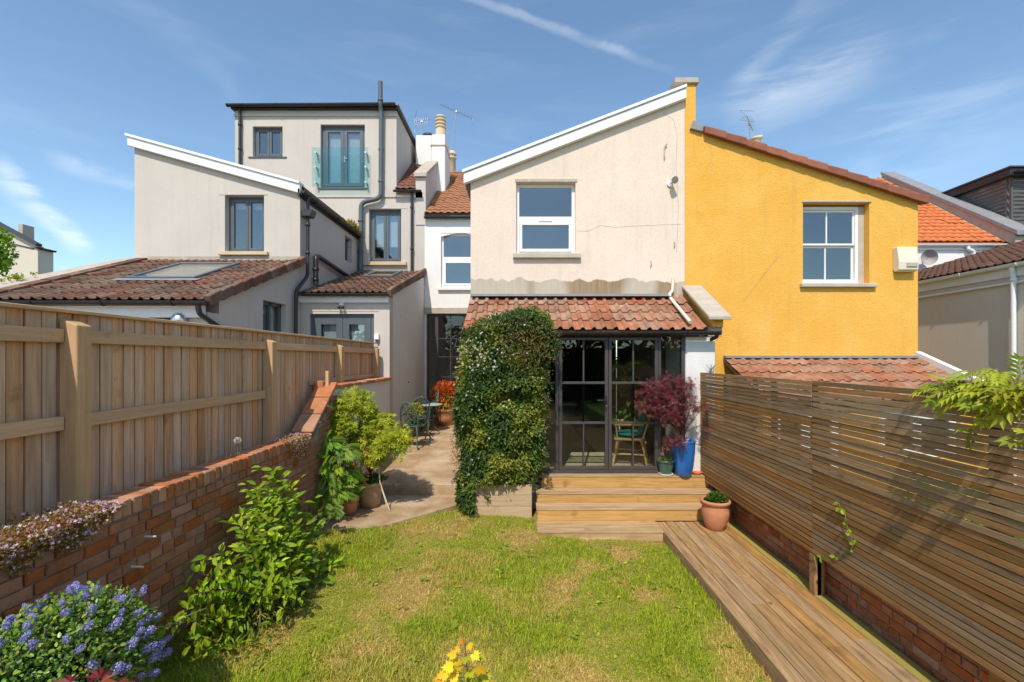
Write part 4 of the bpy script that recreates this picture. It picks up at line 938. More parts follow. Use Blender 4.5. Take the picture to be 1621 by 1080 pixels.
# side wall is a trapezium under the verge
sw2 = (7.96, 8.74, 1.9, Z(478, 8.3))
m = side_wall_mesh(MB(), fy+.252, D1-.003, .3, [(fy+.252, le_z+.252*math.tan(la)+.0), (D1-.003, lt_z-.12)], nx-.25, .249, [sw2]); m.build('side_wall', grey_render, ln)
sm = MB(); a, b, za, zb = sw2; xq = nx-.13
for (p, q) in (((xq,a+.03,za),(xq,a+.03,zb)), ((xq,b-.03,za),(xq,b-.03,zb)), ((xq,a,za+.03),(xq,b,za+.03)), ((xq,a,zb-.03),(xq,b,zb-.03)), ((xq,(a+b)/2,za),(xq,(a+b)/2,zb))): sm.beam(p, q, .06, .07, (1,0,0))
sw_o = sm.build('window', grey_frame, ln)
for a_1, b_1 in ((a+.05, (a+b)/2-.03), ((a+b)/2+.03, b-.05)):
    MB().box(xq-.01, xq, a_1, b_1, za+.05, zb-.05).build('pane', pane_door, sw_o)
    MB().box(xq-.09, xq-.08, a_1, b_1, za+.3, zb-.05).build('blind', blind_mat, sw_o)
MB().box(nx-.50, nx-.251, a-.05, b+.05, za-.05, zb+.05).build('room_lining', dark_room, sw_o)
pipe(ln, elbow([(nx-.02, le_y-.05, le_z-.05), (nx-.02, le_y-.02, le_z-.18), (nx+.06, le_y+.5, le_z-.42), (nx+.06, le_y+.7, .4)], .07), .036, black_plastic, 'downpipe')
MB().box(nl+.3, nx-.02, D1-.02, D1-.002, lt_z-.02, lt_z+.10).build('flashing', cement, ln)
# coping of the far boundary wall
cw = MB(); cw.prism([(4.2, .3), (D1+.1, .3), (D1+.1, Z(413,D1)), (4.2, Z(413,D1)-(D1-4.2)*.40)], 'x', nl-.25, nl+.05); cw.build('boundary_wall', stone, ln)
cw = MB(); cw.prism([(4.1, Z(413,D1)-(D1-4.1)*.40+.002), (D1+.12, Z(413,D1)+.002), (D1+.12, Z(406,D1)), (4.1, Z(406,D1)-(D1-4.1)*.40)], 'x', nl-.32, nl+.12); cw.build('boundary_coping', stone, ln, .01)
for i in range(9):
    t = rf0 + Vector((.02,0,0)) + lv*(i*.34); MB().add([t+ln_*.03, t+Vector((.22,0,0))+ln_*.03, t+Vector((.22,0,0))+lv*.30+ln_*.03, t+lv*.30+ln_*.03, t-ln_*.02, t+Vector((.22,0,0))-ln_*.02, t+Vector((.22,0,0))+lv*.30-ln_*.02, t+lv*.30-ln_*.02], [(0,1,2,3),(7,6,5,4),(0,4,5,1),(1,5,6,2),(2,6,7,3),(3,7,4,0)]).build('soaker', clay_brown, ln)
bl = thing('bulkhead_lamp', 'round steel wall lamp peeping over the board fence', 'lamp', (X(288,fy), fy, Z(512,fy)))
MB().ball((X(288,fy), fy-.05, Z(508,fy)), .11, .10, .11, 14).build('lamp_shade', chrome, bl)
MB().tube([(X(288,fy), fy, Z(508,fy)), (X(288,fy), fy-.05, Z(508,fy))], .09, 14).build('back_plate', chrome, bl)
# infill extension between the wing and our patio
ie = thing('infill_extension', 'pale rendered infill extension with small brown roof and grey French doors', 'extension', (-3.6, D1, 0))
ix1 = -2.652; iez = EZ+1.30; itz = Z(431, D2); iL = math.hypot(D2-D1+.1, itz-iez); ia = math.atan2(itz-iez, D2-D1+.1)
iv = Vector((0, math.cos(ia), math.sin(ia))); in_ = Vector((0, -math.sin(ia), math.cos(ia))); io = Vector((nx+.01, D1-.12, iez+.06))
isk = (.62, 1.22, 2.3, 3.25)
tiled_roof(ie, io, (1,0,0), iv, ix1-nx+.02, iL, .30, .31, clay_brown, skip=lambda a, b: isk[0] < a < isk[1] and isk[2] < b < isk[3])
roof_light(ie, io, iv, in_, isk[0]-.04, isk[1]+.10, isk[2]-.05, isk[3]+.0)
for i in range(12):
    a = io + Vector((ix1-nx+.01,0,0)) + iv*(i*iL/12); b = a + iv*(iL/12*1.04)
    MB().beam(a - in_*.05, b - in_*.028, .09, .15).build('verge_tile', clay_brown, ie, .012)
gutter(ie, (nx+.12, D1-.17, iez+.0), (ix1+.02, D1-.17, iez+.0), (0,-1,0), .055)
MB().box(nx+.003, ix1-.01, D1-.07, D1-.003, iez-.17, iez-.02).build('fascia', white_upvc, ie)
fd = (X(490,D1), X(592,D1), .45, Z(497,D1))
m = wall_mesh(MB(), nx+.003, ix1, .3, [(nx+.003, iez-.05), (ix1, iez-.05)], D1, .25, [fd]); m.build('front_wall', grey_render, ie)
fdw = casement(ie, *fd, D1+.06, grey_frame, 2, .08, .13, blind=.40, rm=dark_room, handle=False)
MB().box(fd[0]-.12, fd[1]+.10, D1-.008, D1+.002, fd[3]+.05, fd[3]+.075).build('lintel_line', grey_render, ie)
m = MB(); m.prism([(D1+.252, .3), (D2-.003, .3), (D2-.003, itz-.14), (D1+.252, iez+.252*math.tan(ia)-.04)], 'x', ix1-.25, ix1-.002); m.build('side_wall', bluewhite_render, ie)
MB().tube([(ix1-.004, 10.9, EZ-.58), (ix1+.01, 10.9, EZ-.58)], .025, 10).build('vent_hole', black_plastic, ie)
MB().box(nx+.05, ix1-.05, D2-.02, D2-.002, itz-.02, itz+.06).build('flashing', cement, ie)
s2 = thing('wall_lamp', 'small twin white security lamp above the grey French doors', 'lamp', (X(541,D1), D1, Z(489,D1)))
MB().box(X(538,D1), X(545,D1), D1-.05, D1-.001, Z(484,D1), Z(479,D1)).build('back_box', white_upvc, s2, .006)
for px in (539, 545): MB().ball((X(px,D1), D1-.08, Z(487,D1)), .035, n=8).build('lamp_head', black_plastic, s2)
eb = thing('socket_box', 'small white outdoor socket box beside the grey French doors', 'socket', (X(597,D1), D1, Z(540,D1)))
MB().box(X(593.5,D1), X(601,D1), D1-.07, D1-.001, Z(538,D1), Z(529,D1)).build('casing', white_upvc, eb, .008)
MB().tube([(X(597,D1), D1-.05, Z(538,D1)), (X(598,D1), D1-.06, Z(541,D1)), (X(600,D1), D1-.03, Z(542,D1))], .012, 6).build('cable', dark_frame, eb)

# far house on the left
fh = thing('far_house', 'distant beige gable end beyond the tiled lean-to at far left', 'house', (-26, 24, 0))
DF = 24.0
m = wall_mesh(MB(), X(-160,DF), X(60,DF), 0, [(X(-160,DF), Z(270,DF)), (X(-15,DF), Z(352,DF)), (X(60,DF), Z(389,DF))], DF, .3); m.box(X(60,DF)-.3, X(60,DF), DF+.3, DF+.8, 0, Z(392,DF))
m.build('wall', beige_render, fh)
MB().beam((X(-160,DF), DF-.1, Z(268,DF)), (X(65,DF), DF-.1, Z(389,DF)), .3, .14).build('verge', dark_frame, fh)
gutter(fh, (X(63,DF), DF-.2, Z(392,DF)), (X(63,DF), DF+.8, Z(392,DF)), (1,0,0), .09)
MB().tube([(X(3,DF), DF-.03, Z(382,DF)), (X(54,DF), DF-.03, Z(394,DF))], .03, 6).build('cable', dark_frame, fh)
MB().box(X(-4,DF), X(3,DF), DF+1, DF+1.6, Z(352,DF)-.6, Z(349,DF)+.1).build('chimney', stone, fh)
# ================================================================ plinth, steps, deck
MB().box(-.84, 2.92, DD-.03, D0-.01, .0, tz-.034).build('plinth', white_render, gr)
st = thing('garden_steps', 'four wide golden timber steps leading up to the glass doors', 'steps', (1.5, 6.4, 0))
S = [(.33, 2.86, 6.86, 7.02, EZ-1.78), (.255, 2.875, 6.57, 6.86, EZ-1.955), (.25, 2.60, 6.28, 6.57, EZ-2.085), (.25, 1.865, 5.89, 6.28, EZ-2.25)]
for i, (x0, x1, y0, y1, z) in enumerate(S):
    zb = [S[1][4], S[2][4], S[3][4], .0][i]
    n = 2 if i else 1; dy = (y1-y0+.02)/n
    for k in range(n): MB().box(x0-.012, x1+.012, y0-.006+k*dy, y0-.006+(k+1)*dy-.006, z-.016, z).build('tread', tread_wood, st, .005, seg=2)
    MB().box(x0, x1, y0, y0+.028, zb-.0, z-.017).build('riser', step_wood if i < 3 else tread_wood, st, .004)
    for x in (x0, x1-.03): MB().box(x, x+.03, y0+.03, min(y1, 6.99), zb-.0, z-.018).build('string', step_wood, st)
dk = thing('garden_deck', 'long weathered timber deck walkway beside the slatted fence', 'deck', (2.4, 3, 0))
dz_ = EZ-2.25; bw = (2.93-1.87)/8
for i in range(8):
    x = 1.87 + i*bw; y = -.9; cuts = sorted([random.uniform(.3, 2.2), random.uniform(2.8, 5.2)]) if i not in (0, 7) else [random.uniform(.3, 2)]
    e = [-.9] + cuts + [6.262]
    for a, b in zip(e, e[1:]):
        dzj = random.uniform(-.0025, .0025)
        MB().box(x+.003, x+bw-.003, a+.0015, b-.0015, dz_-.028+dzj, dz_+dzj).build('deck_board', deck_moss if i == 7 else deck_wood, dk, .004)
MB().box(1.872, 1.90, -.9, 6.25, -.02, dz_-.031).build('skirt_board', deck_wood, dk, .003)
for y in (-.5, 1.3, 3.1, 4.9, 6.1): MB().box(1.95, 2.9, y, y+.05, -.02, dz_-.033).build('joist', deck_wood, dk)

# ================================================================ bricks
def brick_meshes(L, H, W, mat, n=4):
    """a few worn bricks: length along y, height z, depth x; front face slightly bowed and chipped"""
    out = []
    for k in range(n):
        r = random.Random(k*7+int(L*1000)); m = bmesh.new(); bmesh.ops.create_cube(m, size=1)
        bmesh.ops.scale(m, vec=(W, L, H), verts=m.verts)
        bmesh.ops.bevel(m, geom=m.edges[:], offset=.004, segments=1, affect='EDGES')
        for v in m.verts: v.co += Vector((r.gauss(0,.0016), r.gauss(0,.0018), r.gauss(0,.0014)))
        me = bpy.data.meshes.new('brick'); m.to_mesh(me); m.free(); me.materials.append(mat); out.append(me)
    return out
BS, BH = brick_meshes(.213, .065, .10, brick_mat), brick_meshes(.101, .065, .10, brick_mat)
BE = brick_meshes(.066, .108, .225, coping_brick)
def link_part(name, me, parent, loc, rot=None, scale=None):
    o = bpy.data.objects.new(name, me); col.objects.link(o); o.parent = parent
    o.location = Vector(loc) - WL[parent.name]
    if rot: o.rotation_euler = rot
    if scale: o.scale = scale
    return o
def joined(name, items, mat, parent):
    VV, FF = [], []
    n = 0; tris = []
    for me, loc in items:
        v = np.array([p.co[:] for p in me.vertices]) + np.array(loc); VV.append(v)
        for p in me.polygons: FF.append(tuple(i+n for i in p.vertices))
        n += len(v)
    V = np.concatenate(VV); c = V.mean(0); me = bpy.data.meshes.new(name); me.from_pydata((V-c).tolist(), [], FF); me.materials.append(mat)
    o = bpy.data.objects.new(name, me); put(o, parent, c.tolist()); tag(o, kind='stuff')
def brick_courses(y0, y1, z0, ztop, xface, out):
    """list of (mesh, location) for courses between z0 and ztop(y); out=+1 faces +x"""
    items = []; z = z0; c = 0
    while z < 3:
        y = y0 - random.uniform(0, .2); any_ = False
        mode = c % 4
        while y < y1:
            hd = (random.random() < (.28 if mode else .75)); L = .101 if hd else .213
            if z + .065 <= ztop(y + L/2) + .002 and y + L > y0:
                items.append((random.choice(BH if hd else BS), (xface - out*.05 + out*random.gauss(0, .0022), y + L/2, z + .0325))); any_ = True
            y += L + .011
        if not any_: break
        z += .0755; c += 1
    return items
wt = EZ-.94
bwall = thing('brick_wall', 'old red brick garden wall with brick-on-edge coping below the board fence', 'wall', (XW-.1, 4, .1))
def wtop(y): return wt-.112 if y < 5.72 else wt-.112 + (y-5.72)*.76
items = brick_courses(1.55, 6.40, wt-.112-.0755*17, wtop, XW, 1)
vis = sorted([it for it in items if it[1][1] > 2.0 and it[1][2] > .18], key=lambda it: it[1][1])
rest = [it for it in items if it not in vis]
for me, loc in vis[:296]: link_part('brick', me, bwall, loc)
joined('brickwork', rest + vis[296:], brick_mat, bwall)
cm = MB(); cm.prism([(1.5, 0), (6.42, 0), (6.42, wtop(6.40)), (5.70, wt-.115), (1.5, wt-.115)], 'x', XW-.215, XW-.012); cm.build('mortar_core', mortar, bwall)
MB().box(XW-.213, XW-.016, 1.5, 5.70, wt-.116, wt-.020).build('coping_mortar', mortar, bwall)
y = 1.55
while y < 5.66:
    link_part('coping_brick', random.choice(BE), bwall, (XW-.108+random.gauss(0,.003), y+.033, wt-.054+random.gauss(0,.0025)), (random.gauss(0,.012), random.gauss(0,.01), random.gauss(0,.012))); y += .0755
for i in range(3):                              # ramped coping slabs
    a = Vector((XW-.10, 5.66+i*.255, wt+.01+i*.255*.76)); b = Vector((XW-.10, 5.66+(i+1)*.255-.008, wt+.01+((i+1)*.255-.008)*.76))
    MB().beam(a, b, .27, .05).build('ramp_coping', coping_brick, bwall, .008)
for (y, z) in ((3.16, EZ-1.24), (3.05, EZ-1.40)): MB().tube([(XW-.01, y, z), (XW+.07, y+.01, z-.005)], .008, 8).build('wall_tie', cream_plastic, bwall)

# white rendered boundary wall with tile coping
ww_ = thing('rendered_wall', 'white rendered low wall with red brick coping beside the patio', 'wall', (-2.7, 8, .2))
MB().box(-2.84, -2.645, 6.44, D1-.004, .1, EZ-.44).build('wall', bluewhite_render, ww_, .006)
y = 6.43
while y < D1+.02:
    MB().box(-2.86, -2.60+random.gauss(0,.004), y, min(y+.218, D1-.004), EZ-.438, EZ-.388+random.gauss(0,.003)).build('coping_brick', coping_brick, ww_, .006); y += .226
MB().box(-2.84, -2.72, 6.30, 6.43, EZ-.50, EZ-.32).build('end_brick', coping_brick, ww_, .008)
tag(MB().box(-2.70, -2.655, 6.33, 6.375, EZ-.9, EZ-.18).build('timber_stake', post_wood, None, .004), 'short square timber stake standing at the end of the brick ramp', 'stake')

# ================================================================ board fence
bf = thing('board_fence', 'tall close-board timber fence with square posts above the brick wall', 'fence', (-2.83, 5, 1.4))
FX = -2.95; ft = EZ+.29
y = 1.5; bm_cache = {}
def board_mesh(h):
    k = round(h, 2)
    if k not in bm_cache:
        me = bpy.data.meshes.new('board'); m = MB(); w = .112
        m.box(0, .017, -.0432, .0432, 0, k); m.box(-.010, -.001, .036, .058, 0, k)      # board with a lap behind the next one
        me.from_pydata(m.v, [], m.f); me.materials.append(fence_wood); bm_cache[k] = me
    return bm_cache[k]
i = 0
while y < 9.2:
    zb = 1.0 if y < 6.4 else EZ-.60
    link_part('board', board_mesh(ft-zb), bf, (FX-.010+random.gauss(0,.0015), y, zb), (random.gauss(0,.002), 0, random.gauss(-.0,.015))); y += .0965; i += 1
MB().box(FX-.02, FX+.045, 1.5, 9.24, ft+.001, ft+.026).build('capping_rail', rail_wood, bf, .004)
PY = [.6, 2.95, 5.25, 7.28, 9.12]
for j, (a, b) in enumerate(zip(PY, PY[1:])):
    for zc, h in ((EZ+.142, .088), (EZ-.415 if j < 2 else EZ-.345, .088 if j < 2 else .07)):
        if j == 2 and zc < EZ: a2 = 6.36
        else: a2 = a+.052
        if b < 1.5: continue
        MB().box(FX+.014, FX+.056, a2 if j else 1.5, b-.054, zc-h/2, zc+h/2).build('rail', rail_wood, bf, .004)
for yp in PY[1:]:
    zb = .9 if yp < 6 else EZ-.6; tp = EZ+(.225 if yp < 4 else .20)
    m = MB(); x0, x1 = FX+.014, FX+.128; y0, y1 = yp-.05, yp+.055
    m.add([(x0,y0,zb),(x1,y0,zb),(x1,y1,zb),(x0,y1,zb),(x0,y0,tp+.03),(x1,y0,tp-.015),(x1,y1,tp-.015),(x0,y1,tp+.03)],
          [(0,3,2,1),(4,5,6,7),(0,1,5,4),(1,2,6,5),(2,3,7,6),(3,0,4,7)])
    m.build('post', post_wood, bf, .005)

# ================================================================ slatted fence on the right with brick base wall behind
sf = thing('slatted_fence', 'dark weathered horizontal slat fence along the deck', 'fence', (2.82, 4, .1))
SX = 2.81; sz_top, sz_bot = EZ-.215, EZ-1.865; pitch = (sz_top-sz_bot)/33
slat_me = {}
for (a, b) in ((-.9, 1.72), (1.726, 4.345), (4.351, 7.12)):
    for k in range(33):
        key = round(b-a, 2)
        if key not in slat_me:
            m = MB().box(-.012, .012, -(b-a)/2+.002, (b-a)/2-.002, -.0208, .0208); me = bpy.data.meshes.new('slat'); me.from_pydata(m.v, [], m.f); me.materials.append(slat_wood); slat_me[key] = me
        o = link_part('slat', slat_me[key], sf, (SX+random.gauss(0,.0015), (a+b)/2, sz_bot+(k+.5)*pitch+random.gauss(0,.0012)), (random.gauss(0,.0011), random.gauss(0,.02), 0), (1, 1, random.uniform(.93, 1.04)))
for yp in (7.06, 6.25, 4.35, 2.70, 1.72, -.6):
    MB().box(SX+.013, SX+.085, yp-.04, yp+.04, .0, sz_top-.02).build('post', slat_wood, sf, .004)
for yp in (5.45, 5.05): MB().box(SX+.013, SX+.035, yp-.05, yp+.05, sz_bot, sz_top-.03).build('batten', slat_wood, sf)
MB().box(SX-.012, SX+.055, 4.31, 4.39, .0, sz_bot-.005).build('post_foot', deck_wood, sf, .004)
rw = thing('base_wall', 'low red brick base wall behind the slatted fence foot', 'wall', (3.0, 4, 0))
its = brick_courses(.6, 6.9, .02, lambda y: .72, 2.95, -1)
for me, loc in its: link_part('brick', me, rw, loc)
MB().box(2.962, 3.07, .5, 6.95, -.02, .735).build('mortar_core', mortar, rw)
MB().box(2.93, 3.08, .5, 6.95, .737, .77).build('coping', cement, rw, .006)

# ================================================================ planter, pots, dish
pl = thing('timber_planter', 'low pale timber planter box at the foot of the climbing jasmine', 'planter', (-.22, 6.7, .1))
px0, px1, pz1 = X(751,6.55), X(842,6.55), .555
plank = M('planter_board', (.42,.30,.17), (.54,.41,.26), 3, 7, .8, .3, 45, rnd=.1, stretch=(.7,8,10), spots=(.26,.17,.09), spot_scale=4, spot_amt=.5, dist=.6)
for k, (a, b) in enumerate(((.07,.24), (.245,.40), (.405,pz1))):
    MB().box(px0, px1, 6.55, 6.585, a, b).build('plank', plank, pl, .005)
    for x in (px0+.001, px1-.033): MB().box(x, x+.032, 6.587, 6.99, a, b).build('side_plank', plank, pl, .005)
MB().box(px0+.035, px1-.035, 6.588, 6.99, .1, .50).build('soil', soil_mat, pl)
def pot(name, label, c, prof, mat, soil_at, soil_r, n=28, saucer=None, tags='pot', group=None):
    t = thing(name, label, tags, c, group)
    MB().lathe(prof, c, n).build('body', mat, t)
    m = MB(); m.lathe([(soil_r, 0), (.001, .012)], (c[0], c[1], c[2]+soil_at), n); m.build('soil', soil_mat, t)
    if saucer: MB().lathe([(0.001,0),(saucer,0),(saucer+.02,.025),(saucer+.012,.025),(saucer-.005,.008),(.001,.008)], (c[0], c[1], c[2]-.0), n).build('saucer', white_render, t)
    return t
def tapered(rb, rt, h, lip=.025, liph=.05, th=.016):
    return [(.001, 0), (rb, 0), (rb+(rt-rb)*.5, h*.5), (rt-lip*.55, h-liph), (rt, h-liph+.004), (rt+.003, h-.006), (rt-.004, h), (rt-th, h), (rt-th-.012, h-.05), (rt-th-.012, h-.09)]
slab_z = .2155
P_big = (-2.19, 6.66, slab_z); P_small = (-2.36, 6.32, slab_z)
pot('plant_pot', 'large pale weathered terracotta pot holding the yellow-green maple', P_big, tapered(.135,.205,.37,.02,.045), old_terracotta, .32, .175, group='terracotta pots on the path')
pot('plant_pot', 'small orange terracotta pot on the path edge before the large weathered pot', P_small, tapered(.085,.128,.25,.014,.06), terracotta, .20, .105, group='terracotta pots on the path')
P_blue = (2.50, 6.93, S[0][4]+.001)
pot('plant_pot', 'tall glossy blue glazed pot on the top step', P_blue, [(.001,0),(.118,0),(.126,.01),(.150,.16),(.168,.34),(.174,.46),(.172,.50),(.180,.515),(.176,.53),(.158,.53),(.152,.50),(.150,.44)], blue_glaze, .46, .15)
P_green = (2.235, 6.94, S[0][4]+.001)
pot('plant_pot', 'small green glazed pot with succulents on the top step', P_green, [(.001,.010),(.075,.010),(.085,.02),(.105,.10),(.115,.17),(.112,.19),(.132,.205),(.132,.228),(.115,.228),(.105,.20),(.104,.18)], green_glaze, .19, .105, saucer=.09)
P_deck = (2.585, 6.0, dz_+.003)
pot('plant_pot', 'round bellied terracotta pot on the deck corner', P_deck, [(.001,0),(.105,0),(.115,.012),(.150,.10),(.172,.20),(.172,.25),(.160,.30),(.163,.325),(.186,.345),(.192,.365),(.184,.385),(.160,.38),(.150,.34),(.15,.30)], terracotta, .33, .15)
dsh = thing('orange_dish', 'small shallow orange dish beside the blue pot', 'dish', (2.715, 6.955, S[0][4]+.001))
MB().lathe([(.001,0),(.045,0),(.068,.035),(.062,.036),(.04,.010),(.001,.010)], (2.715, 6.955, S[0][4]+.001), 20).build('bowl', M('orange_enamel', (.55,.10,.03), (.62,.14,.05), 5, 3, .3, .02, 40), dsh)
MB().tube([(2.77, 6.955, S[0][4]+.03), (2.80, 6.955, S[0][4]+.034)], .01, 6).build('handle', terracotta, dsh)
P_bk = (-1.93, 11.9, patio_z(11.9)+.003)
pot('plant_pot', 'terracotta pot of orange shrub standing behind the patio table', P_bk, tapered(.18,.26,.42,.02,.06), terracotta, .36, .21)
P_bk2 = (-2.36, 12.0, patio_z(12.0)+.003)
tag(MB().box(-1.42, -1.36, 12.10, 12.16, patio_z(12.1), patio_z(12.1)+.95).build('timber_leg_stand', post_wood, None, .004), 'slim orange timber post beside the back glass door', 'post')

# ================================================================ patio furniture
iron = M('worn_green_iron', (.035,.075,.06), (.075,.13,.10), 14, 6, .6, .3, 60, spots=(.50,.50,.45), spot_scale=22, spot_amt=.85, spec=.5)
def bistro_chair(label, loc, rz, group='iron patio chairs'):
    t = thing('patio_chair', label, 'chair', loc, group); c, s = math.cos(rz), math.sin(rz); zoff = loc[2]
    def B(mb, name, **k):
        mb.v = [(x*c - y*s + loc[0], x*s + y*c + loc[1], z + zoff) for x, y, z in mb.v]; return mb.build(name, iron, t, **k)
    B(MB().lathe([(.001,.44),(.20,.44),(.215,.45),(.215,.46),(.20,.465),(.001,.458)], (0,0,0), 20), 'seat')
    for k in range(8):
        a = 2*math.pi*k/8; B(MB().tube([(.05*math.cos(a),.05*math.sin(a),.468), (.19*math.cos(a+.3),.19*math.sin(a+.3),.468)], .008, 5), 'seat_rib')
    for x in (-1, 1):
        for y in (-1, 1):
            B(MB().tube([(x*.14,y*.14,.44), (x*.19,y*.19,.32), (x*.16,y*.16,.15), (x*.22,y*.22,.012)], [.02,.018,.014,.02], 8), 'leg')
    # arched back with scroll lattice; back is at -y
    hoop = [(-.19,-.17,.46), (-.21,-.20,.62), (-.185,-.235,.80), (-.10,-.26,.92), (0,-.265,.955), (.10,-.26,.92), (.185,-.235,.80), (.21,-.20,.62), (.19,-.17,.46)]
    B(MB().tube(hoop, .017, 8), 'back_frame')
    for sx in (-1, 1):
        for (cx_, cz, r) in ((.075,.80,.06), (.09,.66,.065), (.07,.54,.05)):
            B(MB().tube([(sx*cx_ + r*math.cos(a), -.235+(.80-cz)*.2, cz + r*1.1*math.sin(a)) for a in np.linspace(0, 2*math.pi*1.0, 13)], .009, 5, caps=False), 'back_scroll')
        B(MB().tube([(sx*.20,-.19,.66), (sx*.26,-.05,.68), (sx*.25,.10,.66), (sx*.19,.13,.46)], .014, 7), 'armrest')
    B(MB().tube([(0,-.175,.46), (0,-.235,.75), (0,-.262,.94)], .012, 6), 'back_splat')
    return t
bistro_chair('green iron patio chair nearest the camera on the side path', (-2.20, 9.55, patio_z(9.55)+.004), R(-20))
bistro_chair('green iron patio chair tucked in close beside the round patio table', (-2.28, 10.42, patio_z(10.42)+.004), R(18))
bistro_chair('green iron patio chair behind the round patio table by the wall', (-2.34, 11.55, patio_z(11.55)+.004), R(118))
tb = thing('patio_table', 'round worn green iron patio table on the side path', 'table', (-2.19, 11.0, patio_z(11.0)), None)
tzp = patio_z(11.0)+.003
MB().lathe([(.001,.655),(.30,.655),(.335,.66),(.335,.675),(.30,.682),(.001,.68)], (-2.19,11.0,tzp), 28).build('table_top', M('flaked_table_paint', (.22,.30,.27), (.50,.52,.48), 10, 6, .5, .2, 50), tb)
for k in range(3):
    a = 2*math.pi*k/3+.6; ca_, sa_ = math.cos(a), math.sin(a)
    MB().tube([(-2.19+r*ca_, 11.0+r*sa_, tzp+z) for r, z in ((.24,.65),(.12,.52),(.06,.36),(.10,.18),(.25,.02))], [.018,.018,.016,.016,.02], 8).build('leg', iron, tb)
MB().tube([(-2.19+.10*math.cos(a), 11.0+.10*math.sin(a), tzp+.3) for a in np.linspace(0, 2*math.pi, 15)], .01, 5, caps=False).build('leg_ring', iron, tb)
# ================================================================ leaves
def T_simple(w=.36, fold=.10, droop=.12):
    return (np.array([(0,0,0),(w*.42,.28,fold),(w*.46,.6,fold*.8),(0,1,-droop),(-w*.46,.6,fold*.8),(-w*.42,.28,fold)]), np.array([(0,1,2,3),(0,3,4,5)]))
def T_rhomb(w=.5): return (np.array([(0,0,0),(w/2,.5,.05),(0,1,-.05),(-w/2,.5,.05)]), np.array([(0,1,2,3)]))
def T_palm(n=5, w=.26, spread=105, side=.62):
    v, f = [], []
    for i in range(n):
        t = (i/(n-1)*2-1); a = R(spread)*t; l = 1-(1-side)*abs(t)**1.5; d = np.array([math.sin(a), math.cos(a)]); p = np.array([d[1], -d[0]])
        q = [np.zeros(2), d*l*.45+p*w*l/2, d*l, d*l*.45-p*w*l/2]; zs = [0, .02, -.16*l, .02]
        k = len(v); v += [(a_[0], a_[1]+.15, z) for a_, z in zip(q, zs)]; f.append((k, k+1, k+2, k+3))
    return np.array(v), np.array(f)
def T_pinnate(pairs=6, w=.15, ll=.36):
    v, f = [], []
    def lf(o, a, l):
        d = np.array([math.sin(a), math.cos(a)]); p = np.array([d[1], -d[0]]); k = len(v); o = np.array(o)
        for q, z in ((o,0),(o+d*l*.45+p*w*l,.02),(o+d*l,-.05),(o+d*l*.45-p*w*l,.02)): v.append((q[0], q[1], z - .28*q[1]**2))
        f.append((k,k+1,k+2,k+3))
    for i in range(pairs):
        t = .18+.72*i/(pairs-1)
        for s in (-1, 1): lf((0,t), s*R(62-18*t), ll*(1-.35*abs(t-.45)))
    lf((0,.92), 0, ll*.8)
    k = len(v); v += [(-.008,0,0),(.008,0,0),(.004,.95,-.25),(-.004,.95,-.25)]; f.append((k,k+1,k+2,k+3))
    return np.array(v), np.array(f)
def T_maple():
    """flat maple leaf outline with five pointed lobes and side teeth, as a fan of quads"""
    pts = [(0,0),(.20,-.06),(.42,.05),(.36,.16),(.60,.30),(.40,.36),(.62,.62),(.36,.54),(.30,.60),(.20,.56),(.22,.78),(.10,.76),(0,1.05)]
    full = pts + [(-x, y) for x, y in pts[-2:0:-1]]
    n = len(full); v = [(0,.36,.03)] + [(x, y, -.10*(abs(x)+max(0,y-.5))) for x, y in full]; f = []
    for i in range(0, n, 2): f.append((0, i+1, (i+1) % n+1, (i+2) % n+1))
    return np.array(v), np.array(f)
def unit(a): return a/np.maximum(np.linalg.norm(a, axis=-1, keepdims=True), 1e-9)
def frames(d, up):
    d = unit(d); x = unit(np.cross(d, up)); z = np.cross(x, d); return np.stack([x, d, z], 1)
def spread_leaves(T, pos, d, up, size):
    v, f = T; fr = frames(d, up); n = len(pos)
    V = pos[:,None,:] + np.einsum('kj,njc->nkc', v, fr)*size[:,None,None]
    Fc = (f[None] + (np.arange(n)*len(v))[:,None,None]).reshape(-1, 4)
    return V.reshape(-1, 3), Fc, len(v)
def tint(n, k, cols, jit=.18, w=None):
    c = np.array(cols)[rng.choice(len(cols), n, p=w)]*np.exp(rng.normal(0, jit, (n,1)))*(1+rng.normal(0,.06,(n,3)))
    return np.repeat(np.clip(c, .002, .95), k, 0)
def leaf_part(name, T, pos, d, up, size, cols, mat, parent, jit=.18, w=None, kind='stuff'):
    V, Fc, k = spread_leaves(T, pos, d, up, size)
    return np_mesh(name, V, Fc, mat, parent, tint(len(pos), k, cols, jit, w), kind)
def rdir(n, zb=0., s=1.): 
    v = unit(rng.normal(0, 1, (n,3))); v[:,2] = v[:,2]*s+zb; return unit(v)
leafy = leafmat('leaf', .38, .5); glossy = leafmat('glossy_leaf', .30, .36, spec=.5); petal = leafmat('petal', .35, .7, spec=.1); blade_mat = leafmat('grass_blade', .30, .6, spec=.2)
def lin(r, g, b): return tuple(((c/255+.055)/1.055)**2.4 if c > 10 else c/255/12.92 for c in (r,g,b))

